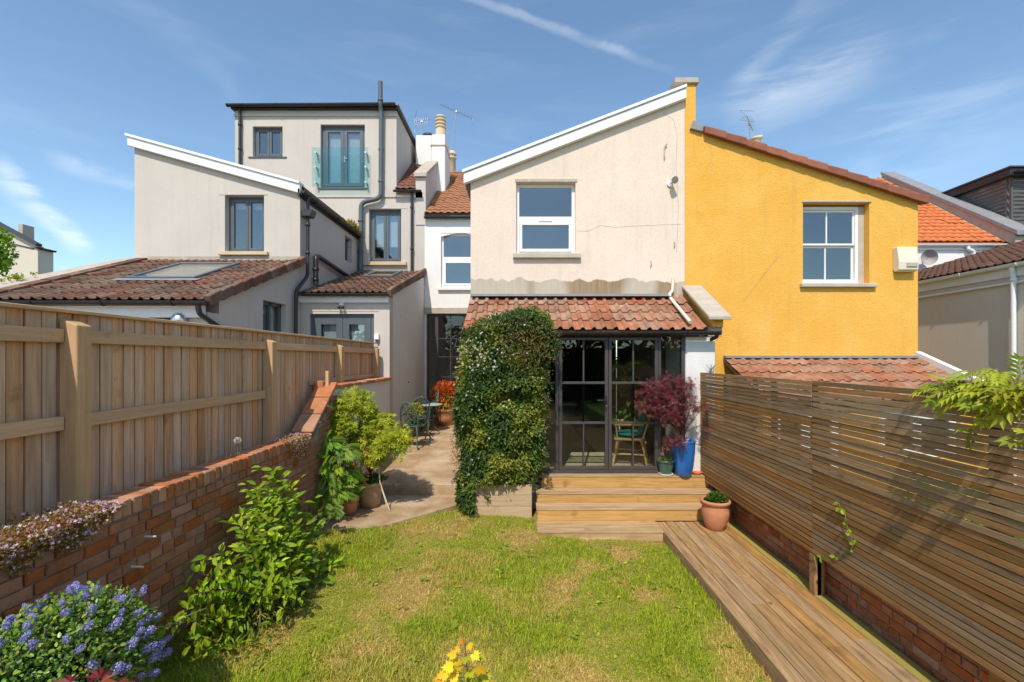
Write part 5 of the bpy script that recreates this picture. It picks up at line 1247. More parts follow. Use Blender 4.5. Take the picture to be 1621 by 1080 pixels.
# ---------------------------------------------------------------- lawn grass
def vnoise(x, y, s, seed):
    r = np.random.default_rng(seed); g = r.random((64,64)); u, v = x/s+100, y/s+100
    i, j = np.floor(u).astype(int), np.floor(v).astype(int); a, b = u-i, v-j; a = a*a*(3-2*a); b = b*b*(3-2*b)
    G = lambda p, q: g[p % 64, q % 64]
    return (G(i,j)*(1-a)+G(i+1,j)*a)*(1-b)+(G(i,j+1)*(1-a)+G(i+1,j+1)*a)*b
def in_slab(x, y):
    xs, ys = [p[0] for p in slab[:6]], [p[1] for p in slab[:6]]
    return (y > np.interp(x, xs, ys) + .03) & (x < -.82)
def grass(n, y0, y1, seed):
    r = np.random.default_rng(seed); x = r.uniform(-2.60, 1.865, n); y = y0*(y1/y0)**r.random(n)
    k = ~in_slab(x, y) & ~((x > .22) & (y > 5.90)) & ~((x > -.69) & (y > 6.545)) & ~((x > -.98) & (y > 6.80)) & (y < 6.97)
    x, y = x[k], y[k]; n = len(x)
    f = .50*vnoise(x,y,.62,1)+.32*vnoise(x,y,.25,2)+.28*vnoise(x,y,.10,3)
    lush = np.clip((f-.40)/.28, 0, 1); lush = np.maximum(lush, np.clip((x-1.2)/.5, 0, .9)*vnoise(x,y,.2,5)); lush = np.maximum(lush, np.clip(1-np.hypot(x+1.0,y-6.4)/.9, 0, 1)*.9)
    thatch = r.random(n) < .42                  # dry flattened clippings lie everywhere between the living blades
    keep = thatch | (r.random(n) < .5+.5*lush); x, y, lush, thatch = x[keep], y[keep], lush[keep], thatch[keep]; n = len(x)
    edge = np.maximum(np.clip((x-1.74)/.12, 0, 1), np.clip((-2.42-x)/.14, 0, 1))
    H = np.where(thatch, .032, .020+.022*lush)*np.exp(r.normal(0,.36,n))*(1+.8*edge*~thatch); W = np.where(thatch, .0034, .0042)*np.exp(r.normal(0,.25,n))
    az = r.uniform(0, 2*np.pi, n); el = np.where(thatch, np.abs(r.normal(.10,.16,n)), np.clip(r.normal(.95,.30,n),.2,1.5))
    dx, dy = np.cos(az), np.sin(az); z = lawn_z(x)-.012+.012*np.sin(x*5.1+y*2.3)+.010*np.sin(y*4.7-x*3.1)+np.where(thatch, r.uniform(0,.012,n), 0)
    P = np.stack([x,y,z],-1); Sd = np.stack([-dy*W/2, dx*W/2, 0*x],-1)
    c1, s1 = np.cos(el), np.sin(el); e2 = el-.55*r.random(n); c2, s2 = np.cos(e2), np.sin(e2)
    L1 = np.stack([dx*c1*H*.55, dy*c1*H*.55, s1*H*.55],-1); L2 = L1+np.stack([dx*c2*H*.5, dy*c2*H*.5, s2*H*.5],-1)
    V = np.stack([P-Sd, P+Sd, P+L1+Sd*.85, P+L2+Sd*.2, P+L2-Sd*.2, P+L1-Sd*.85], 1).reshape(-1,3)
    b = (np.arange(n)*6)[:,None]; Fc = np.stack([np.concatenate([b,b+1,b+2,b+5],1), np.concatenate([b+5,b+2,b+3,b+4],1)],1).reshape(-1,4)
    g = np.array([(.25,.38,.012),(.36,.47,.016),(.50,.52,.03),(.17,.29,.012)])[r.choice(4,n)]; sw = np.array([(.72,.50,.15),(.60,.40,.10),(.82,.64,.27),(.48,.31,.08)])[r.choice(4,n)]
    dry = .5*vnoise(x,y,.42,61)+.3*vnoise(x,y,.17,62)+.2*vnoise(x,y,.8,63); t = np.clip((dry-.36)/.30,0,1)*(1-.55*lush)+np.where(thatch,.28,0)+r.normal(0,.16,n)
    m = np.clip(t,0,1)[:,None]; C = (g*(1-m)+sw*m)*np.exp(r.normal(0,.16,(n,1)))
    return np_mesh('lawn_grass', V, Fc, blade_mat, None, np.repeat(np.clip(C,0,.9),6,0), 'stuff')
tag(grass(430000, 2.5, 6.97, 11), 'patchy half-dry mown lawn grass in the middle of the garden', 'grass')

# broad-leaved weeds and clover in the sward, and a few fallen leaves
n = 170; wx = rng.uniform(-2.3, 1.8, n); wy = 2.7*(6.4/2.7)**rng.random(n); kp = ~in_slab(wx, wy) & ~((wx > .2) & (wy > 5.85)); wx, wy = wx[kp], wy[kp]
q = np.repeat(np.stack([wx, wy, lawn_z(wx)+.006], -1), 9, 0); q[:,:2] += rng.normal(0, .022, (len(q),2)); d = rdir(len(q), .35, .3); d[:,2] = np.abs(d[:,2])
tag(leaf_part('lawn_weeds', T_simple(.5,.05,.05), q, d, unit(rng.normal(0,.25,(len(q),3))+np.array((0,-.3,1))), rng.uniform(.018,.05,len(q)), [(.20,.31,.02),(.27,.37,.025),(.34,.40,.04)], leafy, None), 'broad-leaved weeds and clover scattered through the lawn', 'weeds')
n = 46; wx = rng.uniform(-1.9,2.7,n); wy = rng.uniform(2.8,5.8,n); q = np.stack([wx, wy, np.where(wx > 1.87, EZ-2.25+.006, lawn_z(wx)+.03)],-1)
tag(leaf_part('fallen_leaves', T_simple(.55,.12,.1), q, rdir(n,0,.15), rdir(n,2.), rng.uniform(.02,.045,n), [(.55,.36,.10),(.40,.24,.08),(.62,.48,.12)], leafy, None), 'dry leaf litter scattered over the lawn and deck', 'leaves')

# ---------------------------------------------------------------- climbing jasmine
jv = thing('climbing_jasmine', 'tall dense jasmine climber with white flowers over the left door post', 'climber', (-.2, 6.75, .5))
JD = 6.40
jl = [(.26,722),(.34,720),(.7,722),(1.0,728),(1.3,720),(1.7,716),(2.0,720),(2.3,725),(2.6,730),(2.8,736),(2.93,756),(3.03,795),(3.10,822)]
jr = [(.26,765),(.52,768),(.56,838),(.75,858),(1.0,863),(1.5,862),(1.9,864),(2.3,868),(2.45,880),(2.6,884),(2.75,880),(2.9,876),(3.03,868),(3.10,850)]
def jx(tab, z): return np.interp(z, [a for a, _ in tab], [X(b, JD) for _, b in tab])
n = 21000; z = rng.uniform(.26, 3.10, n); a, b = jx(jl, z), jx(jr, z); u = rng.beta(.85,.85,n)
clump = vnoise(np.zeros(n)+.3, z, .16, 23); u = u + rng.normal(0,.022,n) + (clump-.5)*.05*np.sign(u-.5); x = a+(b-a)*u
bump_ = vnoise(x, z, .26, 21)*.6+vnoise(x, z, .11, 22)*.4
depth = np.sqrt(np.clip(1-(2*u-1)**2, 0, 1)); front = 6.66 - .12*depth - .42*depth*np.clip(bump_-.28,0,1)
y = front + np.abs(rng.normal(0,.035,n)) + (rng.random(n) < .22)*rng.uniform(0,.3,n)
zz = z + rng.normal(0,.03,n); hi = zz > 2.78; y = np.where(hi, y - .05 + .35*rng.random(n)*(zz-2.78)/.25, y)
keep = ~((zz < .56) & (x > X(748,JD)) & (y > 6.40)) & ~((zz<.56)&(x>X(766,JD)))
pos = np.stack([x,y,zz],-1)[keep]; n = len(pos); bump_ = bump_[keep]
d = unit(np.stack([rng.normal(0,.8,n), rng.normal(-.45,.5,n), rng.normal(-.35,.6,n)],-1)); up = unit(np.stack([rng.normal(0,.5,n), rng.normal(-.7,.4,n), rng.normal(.6,.5,n)],-1))
hue_ = vnoise(pos[:,0], pos[:,2], .30, 25)+rng.normal(0,.12,n)+.10*np.exp(-((pos[:,2]-1.15)/.45)**2)
pal = np.array([(.055,.105,.016),(.085,.145,.02),(.13,.19,.024),(.22,.25,.03),(.33,.33,.04)]); C = pal[np.clip((hue_*5.2-.9).astype(int),0,4)]*np.exp(rng.normal(0,.22,(n,1)))
V, Fc, k = spread_leaves(T_simple(.40,.08,.1), pos, d, up, rng.uniform(.032,.075,n)); np_mesh('leaves', V, Fc, leafy, jv, np.repeat(C,k,0), 'stuff')
# russet old foliage near the top
n = 600; zz = rng.normal(2.55,.17,n); x = rng.normal(X(838,JD),.20,n); y = 6.36+rng.normal(0,.06,n)-.02
leaf_part('old_leaves', T_simple(.35,.1,.2), np.stack([x,y,zz],-1), rdir(n,-.6), rdir(n,.4), rng.uniform(.03,.055,n), [(.22,.12,.04),(.26,.18,.05),(.18,.17,.04)], leafy, jv)
# flowers
n = 130; zz = np.concatenate([rng.uniform(.6,2.9,50), rng.normal(2.42,.16,80)]); a, b = jx(jl, zz), jx(jr, zz); u = np.where(np.arange(n)<50, rng.random(n), np.clip(rng.normal(.2,.16,n),-.03,1)); x = a+(b-a)*u
y = 6.50-.20*np.sqrt(np.clip(1-(2*u-1)**2,0,1))-np.abs(rng.normal(0,.03,n))
star = (np.array([(0,0,0),(.3,.45,.05),(0,1,0),(-.3,.45,.05),(0,0,0),(.45,-.3,.05),(1,0,0),(.45,.3,.05),(0,0,0),(-.3,-.45,.05),(0,-1,0),(.3,-.45,.05),(0,0,0),(-.45,.3,.05),(-1,0,0),(-.45,-.3,.05)]), np.arange(16).reshape(4,4))
leaf_part('flowers', star, np.stack([x,y,zz],-1), unit(np.stack([rng.normal(0,.6,n),rng.normal(0,.3,n),np.ones(n)],-1)), unit(np.stack([rng.normal(0,.4,n),-np.ones(n),rng.normal(.3,.3,n)],-1)), rng.uniform(.012,.020,n), [(.80,.74,.72),(.72,.58,.60),(.78,.77,.72)], petal, jv, .08)
# loose trailing tendrils
for k in range(26):
    z0 = random.uniform(.4,2.9); s = random.choice((-1,1)); x0 = float(jx(jl if s<0 else jr, z0)); p = Vector((x0, 6.45+random.uniform(-.1,.1), z0)); pts = [p]
    for j in range(5): p = p + Vector((s*random.uniform(.0,.022), random.gauss(0,.02), random.uniform(-.06,.05))); pts.append(p)
    MB().tube(pts, .0025, 4).build('tendril', bark, jv)
    q = np.array([pt[:] for pt in pts for _ in range(5)])+rng.normal(0,.012,(len(pts)*5,3)); m_ = len(q)
    leaf_part('tendril_leaves', T_simple(.4,.08,.1), q, rdir(m_,-.2), rdir(m_,.8), rng.uniform(.025,.05,m_), [(.05,.10,.02),(.09,.14,.03),(.18,.12,.05)], glossy, jv)
# dead trailing fringe on the path side
n = 420; zz = rng.uniform(.8,1.5,n); x = X(722,JD)-np.abs(rng.normal(0,.06,n)); y = 6.7+rng.normal(0,.08,n)
leaf_part('dry_fringe', T_simple(.3,.1,.2), np.stack([x,y,zz],-1), rdir(n,-.8), rdir(n,.3), rng.uniform(.02,.04,n), [(.42,.30,.16),(.30,.21,.10)], leafy, jv)
for k in range(5):
    x0 = random.uniform(-.55,.1); MB().tube([(x0,6.78,.5),(x0+random.gauss(0,.08),6.7,1.2),(x0+random.gauss(0,.15),6.72,1.9),(x0+random.gauss(0,.2),6.7,2.5)], [.02,.016,.012,.006], 7).build('stem', bark, jv)
n = 2600; q = np.stack([rng.uniform(-.85,.30,n), rng.uniform(6.68,6.9,n), rng.uniform(.5,2.75,n)],-1)
leaf_part('inner_leaves', T_simple(.5), q, rdir(n), rdir(n,.4), rng.uniform(.06,.10,n), [(.03,.055,.014),(.05,.07,.025)], leafy, jv)

# ---------------------------------------------------------------- generic branching shrub
def stem_path(a, b, sag=.12, n=7, wob=.02):
    a, b = Vector(a), Vector(b); out = []
    for i in range(n+1):
        t = i/n; p = a.lerp(b, t); h = (b-a); horiz = Vector((h.x,h.y,0)); p = p - horiz*(sag*math.sin(math.pi*t)); out.append(p + Vector((random.gauss(0,wob),random.gauss(0,wob),random.gauss(0,wob*.5)))*(1 if 0<i<n else 0))
    return out
gs = thing('leafy_shrub', 'bright green leafy shrub growing on the lawn before the brick wall', 'shrub', (-2.1, 3.9, .2))
base = Vector((-2.12, 3.95, .19))
tips = [(432,742,4.25),(408,772,4.15),(445,765,4.4),(345,1035,3.3),(405,1025,3.55),(480,1015,3.9),(300,940,3.3),(430,752,4.25),(418,795,4.1),(480,795,4.7),(462,770,4.6),(372,818,3.95),(385,850,3.9),(345,872,3.65),(350,915,3.6),(305,905,3.4),(322,950,3.45),(510,880,4.55),(525,905,4.5),(500,830,4.9),(450,850,4.05),(405,880,3.9),(470,930,4.2),(500,960,4.3),(430,920,3.8),(355,975,3.45),(290,965,3.2),(445,800,4.3),(535,890,4.75),(480,865,4.3),(420,840,3.9),(395,800,4.05),(470,1000,4.05),(440,960,3.9),(515,940,4.45),(260,990,3.1),(320,1010,3.25),(490,910,4.15),(460,890,4.0)]
LP, LDr = [], []
for (px, py, D) in tips:
    tip = Vector((max(X(px,D), XW+.05), D, Z(py,D))); b0 = base + Vector((random.gauss(0,.12), random.gauss(0,.18), 0)); b0.x = max(b0.x, XW+.1)
    pts = stem_path(b0, tip, .16); MB().tube(pts, [.009-.007*i/7 for i in range(8)], 6).build('stem', bark, gs)
    L = (tip-b0).length; k = int(L/.032)
    for j in range(k):
        t = .30+.70*(j+.5)/k; f = t*7; i = min(int(f),6); p = pts[i].lerp(pts[i+1], f-i); ax = (pts[i+1]-pts[i]).normalized()
        for _ in range(2):
            o = Vector((random.gauss(0,1),random.gauss(0,1),random.gauss(.15,.6))); o = (o - ax*o.dot(ax)).normalized(); dd = (o*1.0 + ax*random.uniform(.3,.8)).normalized()
            if random.random() < .35:          # leaf on a short side twig
                q = p + dd*random.uniform(.04,.13); LP.append(q[:]); LDr.append((dd+Vector((0,0,random.uniform(-.5,.2))))[:])
            LP.append((p+dd*.008)[:]); LDr.append((dd+Vector((0,0,random.uniform(-.55,.25))))[:])
LP, LDr = np.array(LP), np.array(LDr); okk = LP[:,0] > XW+.02; LP, LDr = LP[okk], LDr[okk]
size = rng.uniform(.058,.112,len(LP))
T = T_simple(.42,.10,.16); up = unit(np.stack([rng.normal(-.1,.4,len(LP)), rng.normal(-.75,.4,len(LP)), np.full(len(LP),.8)],-1))
shrub_cols = [(.22,.35,.018),(.31,.44,.022),(.41,.51,.03),(.14,.25,.015)]
near = np.argsort(LP[:,1] - size*6)[:290]; rest_ = np.setdiff1d(np.arange(len(LP)), near)
leaf_part('foliage', T, LP[rest_], LDr[rest_], up[rest_], size[rest_], shrub_cols, leafy, gs, .2)
def leaf_objects(T, pos, d, up, size, mats, parent, name='leaf'):
    mes = []
    for m in mats:
        me = bpy.data.meshes.new(name); me.from_pydata(T[0].tolist(), [], T[1].tolist()); me.materials.append(m); mes.append(me)
    fr = frames(np.asarray(d, float), np.asarray(up, float))
    for i in range(len(pos)):
        o = bpy.data.objects.new(name, random.choice(mes)); col.objects.link(o); o.parent = parent
        o.matrix_basis = Matrix.Translation(Vector(pos[i]) - WL[parent.name]) @ Matrix(fr[i].T.tolist()).to_4x4() @ Matrix.Scale(float(size[i]), 4)
sl1 = leafmat('shrub_leaf', .38, .5, False, (.27,.40,.02)); sl2 = leafmat('shrub_leaf_pale', .38, .5, False, (.39,.50,.03))
leaf_objects(T, LP[near], LDr[near], up[near], size[near], [sl1, sl1, sl2], gs)
# low yellow-green growth beneath
n = 700; q = np.stack([rng.uniform(-2.45,-1.9,n), rng.uniform(3.2,4.4,n), rng.uniform(.18,.36,n)],-1)
leaf_part('low_growth', T_simple(.2,.05,.2), q, rdir(n,.9), rdir(n,.5), rng.uniform(.04,.09,n), [(.26,.32,.03),(.36,.38,.04),(.17,.24,.02)], leafy, gs)
# long twig reaching left over the flowers
tw = stem_path((-2.2,3.2,.62), (X(232,2.75),2.75,Z(1000,2.75)), -.05, 6, .01); MB().tube(tw, .004, 5).build('twig', bark_grey, gs)
q = np.array([p[:] for p in tw[2:] for _ in range(3)])+rng.normal(0,.02,(15,3)); leaf_objects(T_simple(.5), q, rdir(15,.1), rdir(15,1.5), rng.uniform(.035,.055,15), [sl2], gs)

# ---------------------------------------------------------------- ceanothus with blue flower heads
ce = thing('blue_flowering_shrub', 'evergreen shrub covered in lavender blue flower heads in the near left corner', 'shrub', (-2.15, 2.2, .1))
cc, cr = np.array((-2.33, 2.22, .68)), np.array((.31, .60, .46))
n = 15000; dirs = rdir(n, .25); rad = rng.uniform(.72,1.03,n)*(1+.16*(vnoise(dirs[:,0]*3,dirs[:,1]*3+dirs[:,2]*2,.5,31)-.5))
q = cc+dirs*cr*rad[:,None]; okk = (q[:,0] > XW+.015) & (q[:,2] > .3) & (q[:,1] > 1.55); q, dirs = q[okk], dirs[okk]; n = len(q)
leaf_part('leaves', T_simple(.62,.06,.08), q, unit(dirs*.6+rdir(n)), unit(dirs*.6+rdir(n)*.6+np.array((0,-.6,.6))), rng.uniform(.015,.032,n), [(.09,.20,.025),(.15,.28,.035),(.25,.37,.05),(.38,.38,.04)], glossy, ce, .22, [.3,.38,.26,.06])
def cluster(seed):
    r = np.random.default_rng(seed); m_ = 230; t = r.uniform(-1,1,m_); d = unit(r.normal(0,1,(m_,3))); p = d*np.array((.40,.40,.62))*(r.uniform(.72,1.0,(m_,1)))*np.clip(1.1-.35*d[:,2:3],.5,1.3)
    V, Fc, k = spread_leaves(T_rhomb(.9), p-d*.05, unit(r.normal(0,1,(m_,3))), d, r.uniform(.10,.19,m_))
    C = np.repeat(np.array([(.34,.33,.68),(.44,.43,.78),(.56,.55,.86),(.25,.24,.56)])[r.choice(4,m_)]*np.exp(r.normal(0,.15,(m_,1))),k,0)
    o = np_mesh('flower_head', V, Fc, petal, None, C, loc=(0,0,0)); me = o.data; bpy.data.objects.remove(o); return me
cl_me = [cluster(s) for s in range(4)]
k = 0
heads = []
while k < 135:
    d = rdir(1,.35)[0]
    p = cc+d*cr*random.uniform(1.0,1.13)
    if p[0] < XW+.05 or p[2] < .55 or (d[1] > .75): continue
    heads.append((p, d)); k += 1
for p, d in heads:
    o = bpy.data.objects.new('flower_head', random.choice(cl_me)); col.objects.link(o); o.parent = ce
    s = random.uniform(.034,.060)*(.8 if p[2] > 1.12 else 1); dv = Vector(d)+Vector((random.gauss(0,.4),random.gauss(0,.4),.35))
    o.matrix_basis = Matrix.Translation(Vector(p)-WL[ce.name]) @ dv.to_track_quat('Z','Y').to_matrix().to_4x4() @ Matrix.Diagonal((s, s, s*random.uniform(1,1.35), 1))
for i in range(34):
    d = rdir(1,.4)[0]; p = cc+d*cr*1.0
    if p[0] < XW+.04: continue
    a = cc+d*cr*.55; MB().tube([a, (a+p)/2+rng.normal(0,.01,3), p+d*.03], .0028, 4).build('twig', bark_grey, ce)
MB().tube([(-2.33,2.3,.15),(-2.32,2.28,.45),(-2.30,2.2,.75)], [.022,.018,.008], 8).build('trunk', bark, ce)
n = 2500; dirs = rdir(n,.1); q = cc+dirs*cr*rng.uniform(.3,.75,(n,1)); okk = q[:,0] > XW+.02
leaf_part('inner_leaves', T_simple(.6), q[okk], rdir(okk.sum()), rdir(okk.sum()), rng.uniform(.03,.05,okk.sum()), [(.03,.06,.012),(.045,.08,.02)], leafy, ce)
# red-leaved seedling tips in front of it
rl = thing('red_maple', 'dark red maple leaves poking into the bottom left corner', 'shrub', (-1.72, 1.86, .2))
rm_ = leafmat('red_leaf', .35, .5, False, (.22,.025,.022)); pts = []
for px, py in ((122,1076),(165,1072),(188,1075),(148,1084),(105,1088),(205,1086),(178,1090)): pts.append((X(px,1.86), 1.86+random.uniform(-.03,.03), Z(py,1.86)))
leaf_objects(T_palm(7,.30,110), pts, rdir(7,-.2), rdir(7,2.), np.full(7,.075), [rm_], rl)
for p in pts: MB().tube([(-1.72,1.86,.15),(-1.73,1.85,.7),p], [.008,.006,.002], 5).build('stem', bark, rl)

# ---------------------------------------------------------------- campanula on the wall top
def campanula(name, label, y0, y1, n, nf, seed, drop=.22, topz=.07):
    t = thing(name, label, 'flowers', (XW-.06, (y0+y1)/2, wt)); r = np.random.default_rng(seed)
    def pts(n_):
        y = r.uniform(y0,y1,n_); s = np.sin(np.pi*np.clip((y-y0)/(y1-y0),0,1))**.55; u = r.random(n_)
        hang = u < .55
        x = np.where(hang, XW+.012+np.abs(r.normal(0,.02,n_)), XW+.02-.19*r.random(n_)); x = np.where(hang, x, x)
        z = np.where(hang, wt-drop*s*r.random(n_)**1.3*(.4+.9*vnoise(y,y*0,.13,seed)), wt+.004+topz*s*r.random(n_)*(.5+vnoise(y,x,.1,seed+1)))
        return np.stack([x,y,z],-1)
    q = pts(n); leaf_part('leaves', T_rhomb(.9), q, rdir(n), rdir(n,.8), r.uniform(.008,.018,n), [(.26,.19,.04),(.38,.21,.06),(.22,.23,.04),(.34,.12,.05),(.46,.30,.08)], leafy, t)
    q = pts(nf); q[:,0] += .008; q[:,2] += .01; leaf_part('flowers', star, q, rdir(nf), unit(rdir(nf)+np.array((.7,-.8,1.))), r.uniform(.006,.0105,nf), [(.74,.56,.70),(.82,.68,.76),(.78,.50,.58)], petal, t)
    return t
campanula('trailing_bellflower', 'pink and bronze trailing bellflower spilling over the near end of the wall', 2.20, 2.93, 6500, 900, 41)
campanula('trailing_bellflower', 'small faded bellflower clump hanging on the far end of the brick wall', 5.05, 5.58, 1500, 220, 43, .22, .03)
dn = thing('dandelion_clock', 'white dandelion seed head growing on the brick coping', 'flower', (XW-.10, 4.36, wt))
MB().tube([(XW-.10,4.36,wt-.002),(XW-.105,4.37,wt+.07),(XW-.10,4.36,wt+.13)], .0025, 5).build('stalk', bark_grey, dn)
n = 260; d = rdir(n); leaf_part('seed_head', T_rhomb(.35), np.array((XW-.10,4.36,wt+.15))+d*.004, d, rdir(n), np.full(n,.032), [(.7,.68,.62)], petal, dn)
for k in range(5): MB().tube([(XW-.12+.01*k,4.15+.05*k,wt-.003),(XW-.12+.012*k,4.16+.05*k,wt+.05+.02*(k%3))], .002, 4).build('dry_stalk', bark_grey, dn)

# ---------------------------------------------------------------- maples and pot plants by the path
def layered_tree(t, base, discs, T, cols, mat, leaves, size, trunk_r=.014, w=None, name='foliage', flat=.85, droop=.2, bk=None, jit=.2):
    base = Vector(base); QP, QD, QU = [], [], []
    fork = base + Vector((random.gauss(0,.02), random.gauss(0,.02), .16))
    MB().tube([base, fork], [trunk_r*1.15, trunk_r], 7).build('trunk', bk or bark, t)
    tot = sum(r*r for *_, r in discs)
    for (x, y, z, r) in discs:
        c = Vector((x,y,z)); mid = fork.lerp(c, .5)+Vector((random.gauss(0,.03),random.gauss(0,.03),-.02))
        MB().tube([fork, mid, c], [trunk_r*.7, trunk_r*.5, trunk_r*.15], 6).build('branch', bk or bark, t)
        n = max(6, int(leaves*r*r/tot)); a = rng.uniform(0,2*np.pi,n); rr = r*np.sqrt(rng.random(n))*(1+.2*np.sin(a*3+x*9))
        q = np.stack([x+rr*np.cos(a), y+rr*np.sin(a), z+rng.normal(0,flat*r*.45,n)-droop*rr**2/r],-1)
        QP.append(q); o = np.stack([np.cos(a),np.sin(a),np.full(n,-.25)],-1); QD.append(unit(o+rng.normal(0,.45,(n,3)))); QU.append(unit(rng.normal(0,.35,(n,3))+np.array((-.1,-.7,.85))))
        for k in range(5):
            aa = random.uniform(0,6.28); MB().tube([c, c+Vector((math.cos(aa)*r*.8, math.sin(aa)*r*.8, -droop*r*.6))], [trunk_r*.14,.001], 4).build('twig', bk or bark, t)
    q = np.concatenate(QP); n = len(q)
    leaf_part(name, T, q, np.concatenate(QD), np.concatenate(QU), rng.uniform(*size,n), cols, mat, t, jit, w)
def dp(px, py, D, r): return (X(px,D), D, Z(py,D), r)
ygreen = [(.34,.42,.02),(.45,.48,.025),(.55,.50,.03),(.22,.32,.02)]
ma = thing('yellow_maple', 'yellow-green dissected maple in the large weathered pot', 'tree', (P_big[0], P_big[1], P_big[2]+.33))
layered_tree(ma, (P_big[0], P_big[1], P_big[2]+.33), [dp(596,672,6.6,.20),dp(630,688,6.5,.17),dp(575,695,6.6,.17),dp(618,702,6.4,.19),dp(590,722,6.5,.15),dp(606,662,6.7,.12),dp(560,678,6.7,.13)], T_palm(5,.22,100), ygreen, leafy, 2100, (.045,.085), .016, [.3,.36,.16,.18])
n = 420; a = rng.uniform(0,6.28,n); rr = .17*np.sqrt(rng.random(n)); q = np.stack([P_big[0]+rr*np.cos(a), P_big[1]+rr*np.sin(a), P_big[2]+.34+.0*a],-1)
leaf_part('underplanting', T_simple(.22), q, rdir(n,1.2), rdir(n), rng.uniform(.06,.15,n), [(.05,.11,.02),(.09,.17,.03)], leafy, ma)
mb_ = thing('tall_maple', 'tall yellow-green maple leaning on the end of the brick wall', 'tree', (-2.42, 6.55, .2))
layered_tree(mb_, (-2.42, 6.55, .215), [dp(548,640,6.5,.20),dp(575,640,6.6,.18),dp(530,660,6.4,.17),dp(565,625,6.7,.14),dp(545,670,6.4,.15),dp(520,690,6.3,.15),dp(585,655,6.7,.12),dp(535,645,6.8,.12)], T_palm(5,.22,100), ygreen, leafy, 1700, (.045,.085), .014, [.36,.32,.1,.22])
MB().tube([(-2.30,6.62,.2),(-2.31,6.60,1.55)], .012, 8).build('support_cane', galv, mb_)
py_ = thing('rowan_seedling', 'mid green feathery-leaved sapling beside the small terracotta pot', 'tree', (-2.45, 6.2, .2))
layered_tree(py_, (-2.45, 6.15, .2), [dp(512,700,6.1,.16),dp(530,720,6.1,.18),dp(515,745,6.0,.16),dp(540,745,6.2,.15),dp(525,770,6.0,.15),dp(508,780,5.9,.13),dp(545,775,6.2,.10)], T_pinnate(6,.20,.40), [(.17,.30,.02),(.25,.38,.03),(.12,.22,.018)], leafy, 260, (.12,.20), .012)
yo = thing('golden_shrub', 'small golden-orange shrub with grassy underplanting in the small terracotta pot', 'shrub', (P_small[0], P_small[1], P_small[2]+.21))
layered_tree(yo, (P_small[0], P_small[1], P_small[2]+.20), [dp(562,745,6.4,.10),dp(575,715,6.45,.13),dp(555,735,6.3,.09),dp(570,755,6.4,.10),dp(550,760,6.25,.07),dp(583,735,6.4,.08)], T_simple(.5), [(.55,.34,.03),(.62,.30,.04),(.42,.36,.04)], leafy, 520, (.025,.05), .007)
n = 260; a = rng.uniform(0,6.28,n); rr = .10*np.sqrt(rng.random(n)); q = np.stack([P_small[0]+rr*np.cos(a), P_small[1]+rr*np.sin(a), np.full(n,P_small[2]+.205)],-1)
leaf_part('grassy_leaves', T_simple(.12), q, rdir(n,1.5), rdir(n), rng.uniform(.05,.11,n), [(.10,.19,.025),(.15,.24,.03)], leafy, yo)
sw3 = thing('garden_stick', 'pale forked bamboo sticks leaning against the large weathered pot', 'stick', (-2.0, 6.5, .22))
MB().tube([(X(617,6.42),6.42,.225),(X(601,6.45),6.46,.62),(X(598,6.5),6.5,.98)], .006, 6).build('stick', cream_plastic, sw3)
MB().tube([(X(612,6.44),6.44,.30),(X(604,6.48),6.48,.52)], .005, 6).build('side_stick', cream_plastic, sw3)
# small fern-like sapling at the edge of the lawn
sp = thing('lawn_sapling', 'tiny thin-stemmed feathery sapling at the left lawn edge', 'tree', (X(517,5.6), 5.6, .2))
layered_tree(sp, (X(517,5.5), 5.5, .19), [dp(505,815,5.5,.09),dp(522,812,5.5,.10),dp(515,803,5.5,.07)], T_pinnate(6,.2,.4), [(.10,.19,.02),(.15,.25,.03)], leafy, 26, (.10,.16), .007)

pa = thing('purple_maple', 'dark purple weeping maple growing from the blue pot', 'tree', (P_blue[0], P_blue[1], P_blue[2]+.47))
layered_tree(pa, (P_blue[0], P_blue[1], P_blue[2]+.46), [dp(1040,612,6.85,.22),dp(1062,602,6.95,.20),dp(1078,622,6.85,.20),dp(1050,635,6.8,.22),dp(1028,640,6.75,.15),dp(1072,645,6.8,.18),dp(1095,640,6.75,.10),dp(1062,660,6.75,.14),dp(1112,645,6.7,.10),dp(1122,668,6.7,.08),dp(1066,696,6.75,.15),dp(1085,605,6.95,.13),dp(1020,622,6.85,.12),dp(1078,668,6.85,.09)], T_palm(7,.13,110,.7), [(.13,.024,.034),(.19,.036,.046),(.26,.06,.06),(.08,.018,.024)], leafy, 2100, (.035,.062), .013, None, flat=.8, droop=.45, jit=.25)
mq = MB()
for k in range(9):
    a = random.uniform(0,6.28); p = Vector((pier_x1-.10, DD-.05, 1.7)); pts = [p + Vector((random.gauss(0,.05)+.02*j*math.cos(a+j), random.gauss(0,.012)-.02, .55-.09*j+random.gauss(0,.02))) for j in range(8)]
    MB().tube(pts, .003, 4).build('bare_twig', bark, pa)
su = thing('succulent_plant', 'low yellow-green succulents filling the small green pot', 'plant', (P_green[0], P_green[1], P_green[2]+.19))
n = 260; a = rng.uniform(0,6.28,n); rr = .10*np.sqrt(rng.random(n)); q = np.stack([P_green[0]+rr*np.cos(a), P_green[1]+rr*np.sin(a), P_green[2]+.20+.02*rng.random(n)],-1)
leaf_part('rosettes', T_simple(.5), q, rdir(n,.9), rdir(n,1), rng.uniform(.025,.05,n), [(.20,.24,.04),(.28,.24,.06),(.12,.17,.04)], leafy, su)
hb = thing('herb_plant', 'bushy bright green herb filling the round terracotta pot', 'plant', (P_deck[0], P_deck[1], P_deck[2]+.33))
n = 1500; d = rdir(n,.35); d[:,2] = np.abs(d[:,2]); q = np.array((P_deck[0]+.02,P_deck[1],P_deck[2]+.335))+d*np.array((.145,.145,.13))*rng.uniform(.5,1.05,(n,1))
